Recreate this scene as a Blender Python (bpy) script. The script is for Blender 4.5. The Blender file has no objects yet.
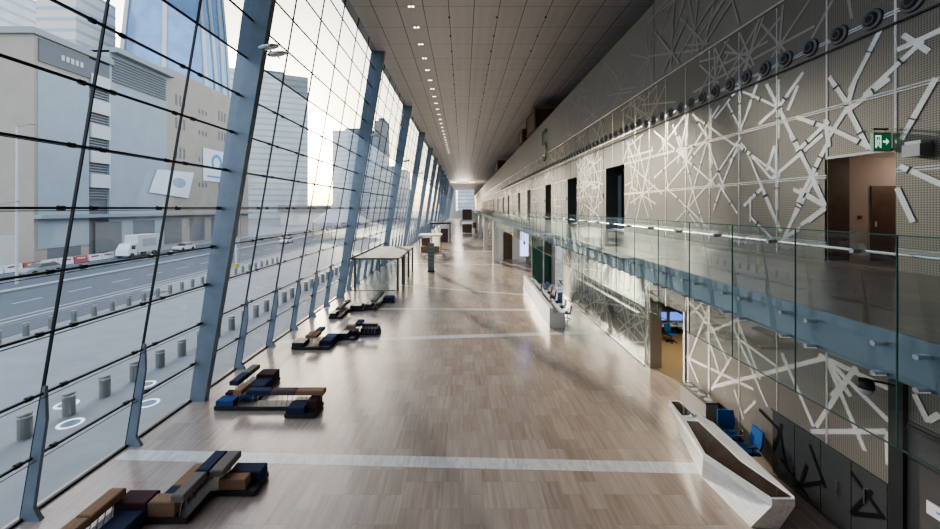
SKY, SUN, EXPO = .38, 8, .95
UP= [(18.95, 12.72, 18.95, 11.04), (17.49, 12.79, 19.67, 11.52), (17.27, 12.61, 17.34, 10.84), (17.27, 12.61, 17.95, 10.92), (16.71, 12.56, 15.93, 11.59), (15.62, 12.42, 15.62, 10.77), (15.27, 12.48, 17.42, 10.77), (16.71, 12.56, 14.26, 10.93), (20.06, 12.52, 17.42, 10.85), (18.35, 12.41, 17.64, 11.05), (14.11, 12.95, 15.22, 12.28), (13.97, 12.74, 13.97, 11.57), (14.51, 12.4, 13.97, 11.5), (13.51, 12.13, 13.92, 11.49), (13.08, 12.99, 13.55, 12.15), (14.11, 12.95, 13.33, 12.48), (13.33, 12.48, 12.29, 11.82), (12.67, 12.54, 12.08, 11.46), (12.29, 12.48, 12.29, 11.03), (11.49, 12.51, 12.26, 11.81), (12.29, 11.82, 12.99, 11.49), (11.6, 12.2, 11.87, 11.7), (15.93, 11.75, 15.56, 10.54), (13.97, 10.81, 14.46, 10.4), (13.97, 10.81, 13.33, 10.32), (12.08, 11.4, 11.49, 10.31), (19.33, 11.8, 18.92, 9.75), (17.81, 11.75, 16.83, 9.43), (17.39, 11.67, 17.39, 7.25), (15.94, 11.42, 18.92, 9.64), (15.8, 11.3, 14.9, 9.5), (17.39, 10.81, 15.53, 9.63), (15.67, 11.37, 15.6, 9.63), (15.94, 11.15, 17.14, 8.79), (17.64, 11.13, 20.07, 10.26), (14.09, 11.01, 15.6, 9.63), (14.14, 10.79, 14.78, 9.74), (13.77, 10.8, 12.71, 9.72), (13.46, 10.31, 12.54, 8.46), (13.98, 10.84, 12.89, 10.09), (12.45, 10.52, 12.71, 9.93), (12.37, 10.44, 12.33, 9.76), (12.71, 10.0, 12.28, 9.65), (11.73, 10.67, 11.02, 9.45), (10.95, 10.53, 12.37, 9.66), (10.7, 10.25, 11.15, 9.52), (11.02, 9.45, 11.65, 8.4), (11.09, 9.39, 10.7, 8.72), (10.7, 8.6, 11.36, 8.16), (11.36, 9.04, 12.04, 7.67), (11.58, 9.11, 10.7, 8.66), (18.92, 9.54, 15.94, 7.89), (15.67, 9.64, 17.99, 8.1), (16.83, 9.34, 16.08, 7.89), (17.39, 8.6, 16.52, 7.87), (15.02, 9.43, 14.2, 8.52), (15.02, 9.34, 15.4, 8.6), (12.98, 9.24, 13.67, 8.75), (13.46, 8.89, 13.46, 8.22), (13.37, 8.23, 12.62, 7.69), (12.33, 9.48, 12.33, 8.67), (12.98, 9.39, 12.28, 8.05), (11.54, 7.96, 12.04, 7.67), (9.35, 12.76, 9.93, 11.77), (8.74, 12.49, 8.36, 12.04), (8.55, 12.16, 9.51, 11.51), (8.12, 12.34, 8.81, 12.27), (10.5, 12.09, 10.07, 11.33), (9.87, 11.88, 10.07, 11.26), (9.19, 11.59, 10.0, 11.17), (10.04, 11.25, 10.5, 10.65), (10.04, 11.18, 9.61, 10.21), (10.43, 10.71, 9.48, 10.09), (10.69, 10.91, 11.49, 10.37), (11.49, 11.28, 10.77, 10.89), (10.66, 10.97, 10.58, 10.37), (10.69, 10.25, 11.1, 9.54), (11.49, 10.29, 11.14, 9.62), (11.1, 9.54, 11.49, 8.87), (11.06, 9.47, 10.73, 8.78), (11.4, 9.1, 10.73, 8.7), (8.25, 11.23, 8.75, 10.31), (8.91, 9.6, 8.12, 9.12), (8.93, 9.11, 8.64, 8.39), (10.73, 8.55, 11.14, 8.25)]
LO= [(17.22, 4.6, 17.22, 0.89), (17.22, 4.46, 15.77, 3.76), (15.77, 4.48, 17.22, 1.74), (16.3, 4.54, 14.72, 2.86), (15.77, 4.41, 15.77, 1.28), (15.77, 3.5, 13.72, 4.73), (17.22, 1.89, 13.56, 2.3), (17.22, 1.89, 16.52, 1.2), (15.77, 3.24, 15.08, 2.09), (17.22, 3.74, 15.77, 4.94), (14.45, 2.97, 15.47, 1.42), (14.04, 4.41, 13.12, 2.94), (14.2, 4.01, 12.85, 2.21), (10.7, 4.43, 15.47, 1.42), (14.04, 3.83, 12.45, 3.54), (10.7, 4.43, 9.99, 3.71), (10.89, 4.45, 9.02, 4.33), (9.83, 4.52, 10.51, 3.46), (10.67, 4.44, 9.63, 2.52), (9.87, 4.5, 10.97, 2.37), (10.67, 4.44, 9.08, 3.56), (11.12, 2.14, 9.13, 3.3), (9.13, 3.3, 9.1, 2.51), (14.22, 1.79, 13.84, 1.09), (12.14, 4.02, 11.04, 2.33), (13.26, 1.91, 13.72, 1.33)]
DK= [(11.15, 1.75, 10.66, 0.85), (9.96, 1.78, 9.2, 1.22), (9.96, 0.7, 9.45, 1.65), (9.92, 0.73, 9.17, 1.25)]
RT= [(8.58, 4.46, 8.32, 3.97), (8.32, 4.0, 8.12, 4.25)]
import bpy, math, random
from mathutils import Vector, Matrix
R = math.radians
rnd = random.Random(7)
col = bpy.context.scene.collection
EYE = 8.6          # camera height above the hall floor
WX = 10.06         # x of the patterned wall
SX = 5.08          # x of the balcony edge
CEIL = 23.64
HALL_END = 330.0
WALL_TOP = 19.4
def fx(z): return -(12.2 - 0.168 * z)     # leaning glass facade

# ---------------------------------------------------------------- materials
def nt(name):
    m = bpy.data.materials.new(name); m.use_nodes = True
    t = m.node_tree; t.nodes.clear()
    o = t.nodes.new('ShaderNodeOutputMaterial')
    return m, t, o
def pbr(name, c, rough=.6, metal=0, spec=.5, noise=0, nscale=3, bump=0):
    m, t, o = nt(name)
    b = t.nodes.new('ShaderNodeBsdfPrincipled'); t.links.new(b.outputs[0], o.inputs[0])
    b.inputs['Base Color'].default_value = (*c, 1); b.inputs['Roughness'].default_value = rough
    b.inputs['Metallic'].default_value = metal; b.inputs['Specular IOR Level'].default_value = spec
    if noise:
        tc = t.nodes.new('ShaderNodeTexCoord'); n = t.nodes.new('ShaderNodeTexNoise')
        n.inputs['Scale'].default_value = nscale; n.inputs['Detail'].default_value = 5
        t.links.new(tc.outputs['Object'], n.inputs['Vector'])
        r = t.nodes.new('ShaderNodeValToRGB')
        r.color_ramp.elements[0].position = .3; r.color_ramp.elements[1].position = .7
        r.color_ramp.elements[0].color = (*[x * (1 - noise) for x in c], 1)
        r.color_ramp.elements[1].color = (*[min(1, x * (1 + noise)) for x in c], 1)
        t.links.new(n.outputs[0], r.inputs[0]); t.links.new(r.outputs[0], b.inputs['Base Color'])
        if bump:
            bp = t.nodes.new('ShaderNodeBump'); bp.inputs['Strength'].default_value = bump
            t.links.new(n.outputs[0], bp.inputs['Height']); t.links.new(bp.outputs[0], b.inputs['Normal'])
    return m
def emit(name, c, s):
    m, t, o = nt(name); e = t.nodes.new('ShaderNodeEmission')
    e.inputs[0].default_value = (*c, 1); e.inputs[1].default_value = s
    t.links.new(e.outputs[0], o.inputs[0]); return m
def glass(name, tint, ior=1.45, refl=(1, 1, 1), rough=0.0, base=0.0, cap=1.0):
    m, t, o = nt(name)
    tr = t.nodes.new('ShaderNodeBsdfTransparent'); tr.inputs[0].default_value = (*tint, 1)
    g = t.nodes.new('ShaderNodeBsdfGlossy'); g.inputs['Roughness'].default_value = rough; g.inputs[0].default_value = (*refl, 1)
    f = t.nodes.new('ShaderNodeFresnel'); f.inputs[0].default_value = ior
    a = t.nodes.new('ShaderNodeMath'); a.operation = 'ADD'; a.use_clamp = True; a.inputs[1].default_value = base
    t.links.new(f.outputs[0], a.inputs[0])
    mx = t.nodes.new('ShaderNodeMixShader')
    t.links.new(mth(t, 'MINIMUM', a.outputs[0], cap), mx.inputs[0]); t.links.new(tr.outputs[0], mx.inputs[1]); t.links.new(g.outputs[0], mx.inputs[2])
    t.links.new(mx.outputs[0], o.inputs[0]); return m
def mth(t, op, a, b=None, c=None):
    n = t.nodes.new('ShaderNodeMath'); n.operation = op
    for i, v in enumerate((a, b, c)):
        if v is None: continue
        if isinstance(v, (int, float)): n.inputs[i].default_value = v
        else: t.links.new(v, n.inputs[i])
    return n.outputs[0]
def mixc(t, fac, a, b, mode='MIX'):
    n = t.nodes.new('ShaderNodeMix'); n.data_type = 'RGBA'; n.blend_type = mode
    for s, v in ((n.inputs[0], fac), (n.inputs[6], a), (n.inputs[7], b)):
        if isinstance(v, (int, float)): s.default_value = v
        elif isinstance(v, tuple): s.default_value = (*v, 1)
        else: t.links.new(v, s)
    return n.outputs[2]
def posxyz(t):
    g = t.nodes.new('ShaderNodeNewGeometry'); s = t.nodes.new('ShaderNodeSeparateXYZ')
    t.links.new(g.outputs['Position'], s.inputs[0]); return g.outputs['Position'], s.outputs[0], s.outputs[1], s.outputs[2]

def stone_floor(name, c1, c2, c3, rough, tw=.6, tl=1.1, seamk=.8):
    """veined travertine slabs laid lengthwise"""
    m, t, o = nt(name)
    b = t.nodes.new('ShaderNodeBsdfPrincipled'); t.links.new(b.outputs[0], o.inputs[0])
    P, x, y, z = posxyz(t)
    xi = mth(t, 'FLOOR', mth(t, 'DIVIDE', x, tw))
    wn0 = t.nodes.new('ShaderNodeTexWhiteNoise'); wn0.noise_dimensions = '1D'; t.links.new(xi, wn0.inputs['W'])
    ys = mth(t, 'DIVIDE', y, tl)
    ys = mth(t, 'ADD', ys, mth(t, 'MULTIPLY', mth(t, 'ROUND', mth(t, 'MULTIPLY', wn0.outputs[0], 2)), .5))
    yi = mth(t, 'FLOOR', ys)
    cb = t.nodes.new('ShaderNodeCombineXYZ'); t.links.new(xi, cb.inputs[0]); t.links.new(yi, cb.inputs[1])
    wn = t.nodes.new('ShaderNodeTexWhiteNoise'); wn.noise_dimensions = '3D'; t.links.new(cb.outputs[0], wn.inputs['Vector'])
    v = t.nodes.new('ShaderNodeCombineXYZ')
    t.links.new(mth(t, 'ADD', mth(t, 'MULTIPLY', x, 9), mth(t, 'MULTIPLY', wn.outputs[0], 40)), v.inputs[0])
    t.links.new(mth(t, 'MULTIPLY', y, .55), v.inputs[1]); t.links.new(mth(t, 'MULTIPLY', wn.outputs[0], 9), v.inputs[2])
    n = t.nodes.new('ShaderNodeTexNoise'); n.inputs['Scale'].default_value = 1.0; n.inputs['Detail'].default_value = 4
    t.links.new(v.outputs[0], n.inputs['Vector'])
    n2 = t.nodes.new('ShaderNodeTexNoise'); n2.inputs['Scale'].default_value = .22; n2.inputs['Detail'].default_value = 2
    t.links.new(P, n2.inputs['Vector'])
    f = mth(t, 'ADD', mth(t, 'ADD', mth(t, 'MULTIPLY', wn.outputs[0], .25), .07), mth(t, 'MULTIPLY', n.outputs[0], .75))
    f = mth(t, 'ADD', f, mth(t, 'MULTIPLY', mth(t, 'SUBTRACT', n2.outputs[0], .5), .5))
    r = t.nodes.new('ShaderNodeValToRGB'); t.links.new(f, r.inputs[0])
    e = r.color_ramp.elements; e[0].position = .25; e[0].color = (*c1, 1); e[1].position = .85; e[1].color = (*c3, 1)
    k = e.new(.55); k.color = (*c2, 1)
    fx_ = mth(t, 'FRACT', mth(t, 'DIVIDE', x, tw)); fy_ = mth(t, 'FRACT', ys)
    sm = mth(t, 'MAXIMUM', mth(t, 'LESS_THAN', fx_, .012), mth(t, 'LESS_THAN', fy_, .01))
    c = mixc(t, mth(t, 'MULTIPLY', sm, seamk * .4), r.outputs[0], tuple(q * .35 for q in c1))
    t.links.new(c, b.inputs['Base Color'])
    b.inputs['Roughness'].default_value = rough; b.inputs['Specular IOR Level'].default_value = .6
    rr = mth(t, 'ADD', rough - .03, mth(t, 'MULTIPLY', n.outputs[0], .08)); t.links.new(rr, b.inputs['Roughness'])
    return m

def perforated(name, base, dark, rough=.45, metal=.35):
    """perforated metal panels on the wall plane: a grid of small round holes, panel joints"""
    m, t, o = nt(name)
    b = t.nodes.new('ShaderNodeBsdfPrincipled'); t.links.new(b.outputs[0], o.inputs[0])
    P, x, y, z = posxyz(t)
    p = .054
    fy_ = mth(t, 'SUBTRACT', mth(t, 'FRACT', mth(t, 'DIVIDE', y, p)), .5)
    fz_ = mth(t, 'SUBTRACT', mth(t, 'FRACT', mth(t, 'DIVIDE', z, p)), .5)
    d = mth(t, 'SQRT', mth(t, 'ADD', mth(t, 'MULTIPLY', fy_, fy_), mth(t, 'MULTIPLY', fz_, fz_)))
    hole = mth(t, 'LESS_THAN', d, .31)
    near = mth(t, 'SUBTRACT', 1.15, mth(t, 'DIVIDE', y, 22)); near = mth(t, 'MAXIMUM', mth(t, 'MINIMUM', near, 1), .12)
    # beyond ~20 m the holes melt into an even tone
    even = mixc(t, .3, base, dark)
    fine = mixc(t, hole, base, dark)
    n = t.nodes.new('ShaderNodeTexNoise'); n.inputs['Scale'].default_value = .35; n.inputs['Detail'].default_value = 3; t.links.new(P, n.inputs['Vector'])
    c = mixc(t, near, even, fine)
    c = mixc(t, mth(t, 'MULTIPLY', n.outputs[0], .35), c, mixc(t, .5, base, dark))
    t.links.new(c, b.inputs['Base Color'])
    b.inputs['Roughness'].default_value = rough; b.inputs['Metallic'].default_value = metal
    return m

def ceiling_mat():
    m, t, o = nt('ceiling_metal_panels')
    b = t.nodes.new('ShaderNodeBsdfPrincipled'); t.links.new(b.outputs[0], o.inputs[0])
    P, x, y, z = posxyz(t)
    cx = mth(t, 'DIVIDE', mth(t, 'ADD', x, 1.1), 1.9); cy = mth(t, 'DIVIDE', mth(t, 'SUBTRACT', y, 28.7), 3.31)
    a = mth(t, 'FRACT', cx); bb = mth(t, 'FRACT', cy)
    seam = mth(t, 'MAXIMUM', mth(t, 'LESS_THAN', a, .03), mth(t, 'MULTIPLY', mth(t, 'LESS_THAN', bb, .02), .45))
    cb = t.nodes.new('ShaderNodeCombineXYZ'); t.links.new(mth(t, 'FLOOR', cx), cb.inputs[0]); t.links.new(mth(t, 'FLOOR', cy), cb.inputs[1])
    wn = t.nodes.new('ShaderNodeTexWhiteNoise'); t.links.new(cb.outputs[0], wn.inputs['Vector'])
    base = mixc(t, wn.outputs[0], (.84, .77, .69), (.88, .815, .74))
    # soft undulation of the panels across the hall
    t.links.new(mixc(t, seam, base, (.16, .145, .13)), b.inputs['Base Color'])
    b.inputs['Roughness'].default_value = .45; b.inputs['Metallic'].default_value = .1
    w = mth(t, 'SINE', mth(t, 'MULTIPLY', x, 6.6139)); bp = t.nodes.new('ShaderNodeBump'); bp.inputs['Strength'].default_value = .1; bp.inputs['Distance'].default_value = .05
    t.links.new(w, bp.inputs['Height']); t.links.new(bp.outputs[0], b.inputs['Normal'])
    return m

def marble(name, c1=(.62, .62, .61), c2=(.36, .36, .37), rough=.22):
    m, t, o = nt(name)
    b = t.nodes.new('ShaderNodeBsdfPrincipled'); t.links.new(b.outputs[0], o.inputs[0])
    P, x, y, z = posxyz(t)
    v = t.nodes.new('ShaderNodeVectorMath'); v.operation = 'MULTIPLY'; v.inputs[1].default_value = (6, 1.6, 6); t.links.new(P, v.inputs[0])
    n = t.nodes.new('ShaderNodeTexNoise'); n.inputs['Scale'].default_value = 1; n.inputs['Detail'].default_value = 7; n.inputs['Distortion'].default_value = 1.2
    t.links.new(v.outputs[0], n.inputs['Vector'])
    r = t.nodes.new('ShaderNodeValToRGB'); t.links.new(n.outputs[0], r.inputs[0])
    r.color_ramp.elements[0].position = .35; r.color_ramp.elements[0].color = (*c2, 1)
    r.color_ramp.elements[1].position = .6; r.color_ramp.elements[1].color = (*c1, 1)
    t.links.new(r.outputs[0], b.inputs['Base Color']); b.inputs['Roughness'].default_value = rough
    return m

def mirror_mat():
    """polished steel strips"""
    return pbr('polished_steel', (.90, .88, .85), .25, .6, .6, noise=.1, nscale=1.5)

M = dict(
    floor=stone_floor('travertine_floor', (.31, .24, .195), (.42, .34, .285), (.53, .45, .385), .2),
    band=marble('pale_marble_band', (.74, .73, .72), (.58, .57, .57), .22),
    balcony=stone_floor('balcony_floor', (.12, .095, .08), (.17, .14, .12), (.24, .20, .175), .3, 1.2, .6),
    ceil=ceiling_mat(),
    perf=perforated('perforated_metal', (.30, .268, .232), (.05, .046, .042), .42, .2),
    perf_up=perforated('perforated_metal_matt', (.35, .32, .285), (.2, .185, .17), .5, .15),
    mirror=mirror_mat(),
    mirror_dark=pbr('smoked_steel', (.12, .115, .11), .2, .8),
    seam=pbr('brushed_trim', (.66, .65, .62), .25, .8),
    seam_dark=pbr('dark_joint', (.05, .05, .05), .5),
    black=pbr('black_mullion', (.018, .018, .02), .35, .3),
    steel=pbr('bluegrey_steel_paint', (.22, .27, .33), .38, .15, noise=.08, nscale=2),
    glass=glass('facade_glass', (.90, .93, .94), 1.38, cap=.32),
    glass_tint=glass('tinted_facade_glass', (.42, .46, .48), 1.45, cap=.35, base=.05),
    rail_glass=glass('railing_glass', (.88, .93, .92), 1.22, (.85, .95, .92), base=.02, cap=.2),
    screen_glass=glass('screen_glass', (.74, .77, .78), 1.3, (.85, .88, .9), base=.04, cap=.2),
    edge=pbr('green_glass_edge', (.05, .13, .11), .2),
    chrome=pbr('satin_chrome', (.75, .75, .74), .22, .95),
    fascia=pbr('bluegrey_fascia', (.23, .285, .34), .32, .3, noise=.06, nscale=1.5),
    soffit=pbr('soffit_white', (.55, .53, .50), .6),
    white=pbr('white_paint', (.72, .71, .69), .45, noise=.04),
    plaster=pbr('pinkish_plaster', (.50, .42, .37), .7, noise=.04),
    brown=pbr('brown_timber', (.12, .078, .055), .45, noise=.15, nscale=4),
    dkdoor=pbr('dark_bronze_panel', (.09, .085, .08), .28, .4),
    dkgrey=pbr('dark_grey_panel', (.12, .115, .11), .4, .3, noise=.1, nscale=2),
    charcoal=pbr('charcoal_plinth', (.022, .023, .026), .45),
    navy=pbr('navy_wool', (.018, .028, .075), .9, noise=.25, nscale=30, bump=.1),
    blue=pbr('mid_blue_wool', (.03, .085, .22), .9, noise=.25, nscale=30, bump=.1),
    sky=pbr('light_blue_wool', (.07, .16, .30), .9, noise=.2, nscale=30, bump=.1),
    maroon=pbr('maroon_wool', (.06, .02, .025), .9, noise=.25, nscale=30, bump=.1),
    tan=pbr('tan_wool', (.27, .165, .10), .9, noise=.2, nscale=30, bump=.1),
    grey=pbr('grey_wool', (.19, .165, .15), .9, noise=.2, nscale=30, bump=.1),
    plum=pbr('plum_grey_wool', (.10, .07, .075), .9, noise=.2, nscale=30, bump=.1),
    chair_blue=pbr('blue_upholstery', (.01, .10, .32), .8),
    plastic=pbr('black_plastic', (.015, .015, .017), .4),
    marble=marble('white_marble', (.90, .90, .88), (.72, .72, .72)),
    brownglass=pbr('brown_glass_top', (.05, .028, .02), .08, 0, .8),
    rubber=pbr('ring_grey', (.16, .165, .175), .4, .5),
    green=pbr('green_plants', (.014, .055, .035), .8, noise=.5, nscale=6, bump=.5),
    exitgreen=emit('exit_green', (.01, .11, .05), .45),
    exitwhite=emit('exit_white', (.7, .95, .85), .5),
    sign_green=pbr('green_numeral', (.03, .17, .07), .5),
    lilac=emit('lilac_screen', (.50, .52, 1.0), 1.3),
    drop=emit('indigo_logo', (.05, .06, .35), 1),
    lamp=emit('warm_lamp', (1, .93, .8), 4),
    glow_soft=emit('glow_ring_emission', (1, .93, .82), 1.0),
    ochre=pbr('ochre_floor', (.34, .26, .14), .6),
    roomwall=pbr('room_wall', (.30, .28, .26), .7),
    screen=emit('blue_monitor', (.10, .18, .75), 1.1),
    # outdoors
    paving=pbr('pale_paving', (.25, .27, .285), .7, noise=.08, nscale=.8),
    asphalt=pbr('asphalt', (.10, .12, .14), .85, noise=.1, nscale=2),
    line=pbr('road_paint', (.42, .45, .48), .7),
    kerb=pbr('kerb_stone', (.33, .35, .36), .7),
    beige=pbr('beige_render', (.42, .36, .30), .8, noise=.05, nscale=.3),
    bluepanel=pbr('bluegrey_cladding', (.36, .41, .44), .6, noise=.05, nscale=.3),
    whiteband=pbr('white_concrete', (.62, .62, .61), .7),
    louvre=pbr('louvre_grey', (.16, .17, .18), .6),
    towerblue=pbr('hazy_blue_glass', (.27, .40, .60), .25, .3, noise=.12, nscale=.2),  # distance haze put into this and the next two tower colours
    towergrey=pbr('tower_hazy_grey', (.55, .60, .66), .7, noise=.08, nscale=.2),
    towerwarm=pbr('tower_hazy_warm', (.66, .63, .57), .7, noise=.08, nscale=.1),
    bollard=pbr('steel_bollard', (.30, .30, .29), .35, .6),
    ledring=emit('ground_light_ring', (.9, .95, 1), .9),
    disc=pbr('ground_light_lens', (.22, .30, .38), .15),
    banner=pbr('white_banner', (.75, .77, .80), .6),
    logo=pbr('logo_blue', (.12, .30, .60), .6),
    logogrey=pbr('logo_grey', (.35, .42, .50), .6),
    red=pbr('red_barrier', (.45, .10, .09), .6),
    carwhite=pbr('car_white', (.75, .77, .8), .3), carglass=pbr('car_glass', (.04, .05, .06), .1),
    hill=pbr('far_ground', (.30, .30, .30), .9),
)

# ---------------------------------------------------------------- mesh builder
class MB:
    def __init__(s): s.v = []; s.f = []
    def quad(s, *p):
        n = len(s.v); s.v += [tuple(q) for q in p]; s.f.append(tuple(range(n, n + len(p)))); return s
    def box(s, x0, x1, y0, y1, z0, z1):
        n = len(s.v)
        s.v += [(x0, y0, z0), (x1, y0, z0), (x1, y1, z0), (x0, y1, z0), (x0, y0, z1), (x1, y0, z1), (x1, y1, z1), (x0, y1, z1)]
        s.f += [tuple(n + i for i in q) for q in ((0, 3, 2, 1), (4, 5, 6, 7), (0, 1, 5, 4), (1, 2, 6, 5), (2, 3, 7, 6), (3, 0, 4, 7))]; return s
    def cbox(s, x0, x1, y0, y1, z0, z1, c=.03):
        """box with chamfered top edges, for upholstery"""
        n = len(s.v)
        for zz, d in ((z0, 0), (z1 - c, 0), (z1, c)):
            s.v += [(x0 + d, y0 + d, zz), (x1 - d, y0 + d, zz), (x1 - d, y1 - d, zz), (x0 + d, y1 - d, zz)]
        s.f.append((n, n + 3, n + 2, n + 1)); s.f.append((n + 8, n + 9, n + 10, n + 11))
        for k in (0, 4):
            for i in range(4): j = (i + 1) % 4; s.f.append((n + k + i, n + k + j, n + k + 4 + j, n + k + 4 + i))
        return s
    def loop(s, rings, cap=True):
        """stack of equal-length vertex rings"""
        n0 = len(s.v); k = len(rings[0])
        for r in rings: s.v += [tuple(p) for p in r]
        for a in range(len(rings) - 1):
            for i in range(k):
                j = (i + 1) % k; s.f.append((n0 + a * k + i, n0 + a * k + j, n0 + (a + 1) * k + j, n0 + (a + 1) * k + i))
        if cap:
            s.f.append(tuple(n0 + i for i in reversed(range(k)))); s.f.append(tuple(n0 + (len(rings) - 1) * k + i for i in range(k)))
        return s
    def tube(s, a, b, r0, r1=None, n=8):
        a = Vector(a); b = Vector(b); r1 = r0 if r1 is None else r1
        d = (b - a).normalized(); u = d.orthogonal().normalized(); w = d.cross(u)
        rg = lambda c, r: [c + u * (r * math.cos(t)) + w * (r * math.sin(t)) for t in [2 * math.pi * i / n for i in range(n)]]
        return s.loop([rg(a, r0), rg(b, r1)])
    def lathe(s, c, prof, n=16, axis='z'):
        c = Vector(c); rings = []
        for r, h in prof:
            rr = []
            for i in range(n):
                t = 2 * math.pi * i / n; a, b = r * math.cos(t), r * math.sin(t)
                rr.append(c + (Vector((a, b, h)) if axis == 'z' else Vector((h, a, b))))
            rings.append(rr)
        return s.loop(rings)
    def bar_x(s, x, y0, z0, y1, z1, w, th=.005):
        """flat strip on the wall plane x"""
        dy, dz = y1 - y0, z1 - z0; L = math.hypot(dy, dz) or 1; ny, nz = -dz / L * w / 2, dy / L * w / 2
        p = [(y0 + ny, z0 + nz), (y1 + ny, z1 + nz), (y1 - ny, z1 - nz), (y0 - ny, z0 - nz)]
        return s.loop([[(x, a, b) for a, b in p], [(x - th, a, b) for a, b in p]])
    def build(s, name, mat, parent=None, smooth=False, kind=None, label=None):
        me = bpy.data.meshes.new(name); me.from_pydata(s.v, [], s.f); me.validate(); me.update()
        me.materials.append(mat)
        if smooth:
            for p in me.polygons: p.use_smooth = True
        o = bpy.data.objects.new(name, me); col.objects.link(o)
        if parent: o.parent = parent
        if kind: o['kind'] = kind
        if label: o['label'] = label
        return o
def tag(o, label, cat, group=None, kind=None):
    o['label'] = label; o['category'] = cat
    if group: o['group'] = group
    if kind: o['kind'] = kind
    return o
def empty(name, loc=(0, 0, 0), rz=0):
    o = bpy.data.objects.new(name, None); col.objects.link(o); o.location = loc; o.rotation_euler = (0, 0, rz); o.empty_display_size = .2; return o
def struct(name, mb, mat, parent=None): return mb.build(name, mat, parent, kind='structure')
def copy_tree(o, parent=None):
    c = o.copy(); col.objects.link(c)
    if parent: c.parent = parent
    for ch in o.children: copy_tree(ch, c)
    return c
ORD = ['first', 'second', 'third', 'fourth', 'fifth', 'sixth', 'seventh', 'eighth', 'ninth', 'tenth', 'eleventh', 'twelfth',
       'thirteenth', 'fourteenth', 'fifteenth', 'sixteenth', 'seventeenth', 'eighteenth', 'nineteenth', 'twentieth']
# ================================================================ SETTING
struct('floor', MB().box(fx(0) - .2, 16, -2, HALL_END, -.3, 0), M['floor'])
# pale marble bands crossing the floor, each slightly askew as laid
def band(n, yl, yr, w, xl=-11.9, xr=9.9):
    m = MB(); h = w / 2
    m.loop([[(xl, yl - h, 0), (xr, yr - h, 0), (xr, yr + h, 0), (xl, yl + h, 0)], [(xl, yl - h, .004), (xr, yr - h, .004), (xr, yr + h, .004), (xl, yl + h, .004)]])
    struct('trim_%d' % n, m, M['band'])
band(1, 13.42, 12.65, .56)
band(2, 24.7, 26.7, .62)
band(3, 33.0, 32.4, .6)
band(4, 44.5, 36.8, .5)
band(5, 60, 58, .7); band(6, 78, 76, .9)

# ceiling
struct('ceiling', MB().quad((fx(CEIL) - .6, -2, CEIL), (fx(CEIL) - .6, HALL_END, CEIL), (15.5, HALL_END, CEIL), (15.5, -2, CEIL)).box(fx(CEIL) - .6, 15.5, -2, HALL_END, CEIL + .02, CEIL + .4), M['ceil'])

# ---- patterned wall (right) built as cells around its openings
open_up = [(8.95, 10.64, 7.14, 9.97)]
for y0, y1 in ((24.0, 27.1), (34.0, 37.0), (43.9, 47.0), (57.3, 60.3), (67.5, 70.4), (83.5, 86.6), (94.5, 97.6), (109, 112), (125, 128), (142, 145), (160, 163), (180, 183), (202, 205), (228, 231), (256, 259)):
    open_up.append((y0, y1, 7.14, 11.35))
open_lo = [(17.5, 20.7, 0, 3.7), (61.5, 66.0, 0, 4.0), (38.5, 43.5, 0, 5.6)]
def wall_cells(ops, ya, yb, za, zb, x, th=.35):
    ys = sorted({ya, yb, *[o[0] for o in ops if ya < o[0] < yb], *[o[1] for o in ops if ya < o[1] < yb]})
    zs = sorted({za, zb, *[o[2] for o in ops if za < o[2] < zb], *[o[3] for o in ops if za < o[3] < zb]})
    m = MB()
    for i in range(len(ys) - 1):
        for k in range(len(zs) - 1):
            cy, cz = (ys[i] + ys[i + 1]) / 2, (zs[k] + zs[k + 1]) / 2
            if any(o[0] < cy < o[1] and o[2] < cz < o[3] for o in ops): continue
            m.box(x, x + th, ys[i], ys[i + 1], zs[k], zs[k + 1])
    return m
wall = empty('wall_right'); wall['kind'] = 'structure'
wall_cells(open_up, -2, HALL_END, 6.9, 15.1, WX).build('perforated_panels', M['perf'], wall)
wall_cells(open_lo, 9.0, HALL_END, 0, 6.9, WX).build('lower_perforated_panels', M['perf'], wall)
MB().box(WX, WX + .35, 20.3, HALL_END, 15.1, WALL_TOP).box(WX + .02, WX + .35, -2, 20.3, 15.1, CEIL).build('upper_panels', M['perf_up'], wall)
MB().box(WX + .02, WX + .35, 6.5, 9.0, 3.8, 6.9).build('side_perforated_panels', M['perf'], wall)
MB().box(WX + .35, 15.5, 20.0, 20.3, WALL_TOP - 3, CEIL).build('upper_return', M['dkgrey'], wall)
MB().box(WX + .35, 15.5, 20.3, HALL_END, WALL_TOP - .4, WALL_TOP - .2).build('wall_ledge', M['dkgrey'], wall)
struct('wall_far_right', MB().box(15.5, 15.8, 20, HALL_END, WALL_TOP - .4, CEIL + .4), M['dkgrey'])
struct('trim_7', MB().box(WX - .06, WX, -2, HALL_END, 15.06, 15.14), M['seam'])
# joints between panels
m = MB(); md = MB()
for k in range(-1, 8):
    z = 7.62 + 1.85 * k
    if z < 1 or z > 15: continue
    ops = (open_up if z > 7 else open_lo)
    ya, yb = (9.05 if z < 7 else 2), 120
    cuts = sorted([(o[0], o[1]) for o in ops if o[2] < z < o[3]])
    p = ya
    for c0, c1 in cuts + [(yb, yb)]:
        if c0 > p: m.box(WX - .014, WX, p, min(c0, yb), z - .05, z - .012); m.box(WX - .014, WX, p, min(c0, yb), z + .012, z + .05)
        p = max(p, c1)
for i in range(64):
    y = 5.57 + 1.69 * i
    for z0, z1 in ((0, 6.5), (7.2, 15.0)):
        if z0 == 0 and y < 9: continue
        if any(o[0] - .01 < y < o[1] + .01 and (o[3] > z0 + .5 and o[2] < z1 and o[2] >= z0 - .1) for o in open_lo + open_up): 
            top = [o[3] for o in open_lo + open_up if o[0] - .01 < y < o[1] + .01 and o[2] >= z0 - .1 and o[2] < z1][0]
            z0 = top
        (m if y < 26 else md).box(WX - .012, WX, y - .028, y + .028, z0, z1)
m.build('bright_joint', M['seam'], wall); md.build('shadow_joint', M['seam_dark'], wall)

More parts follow.
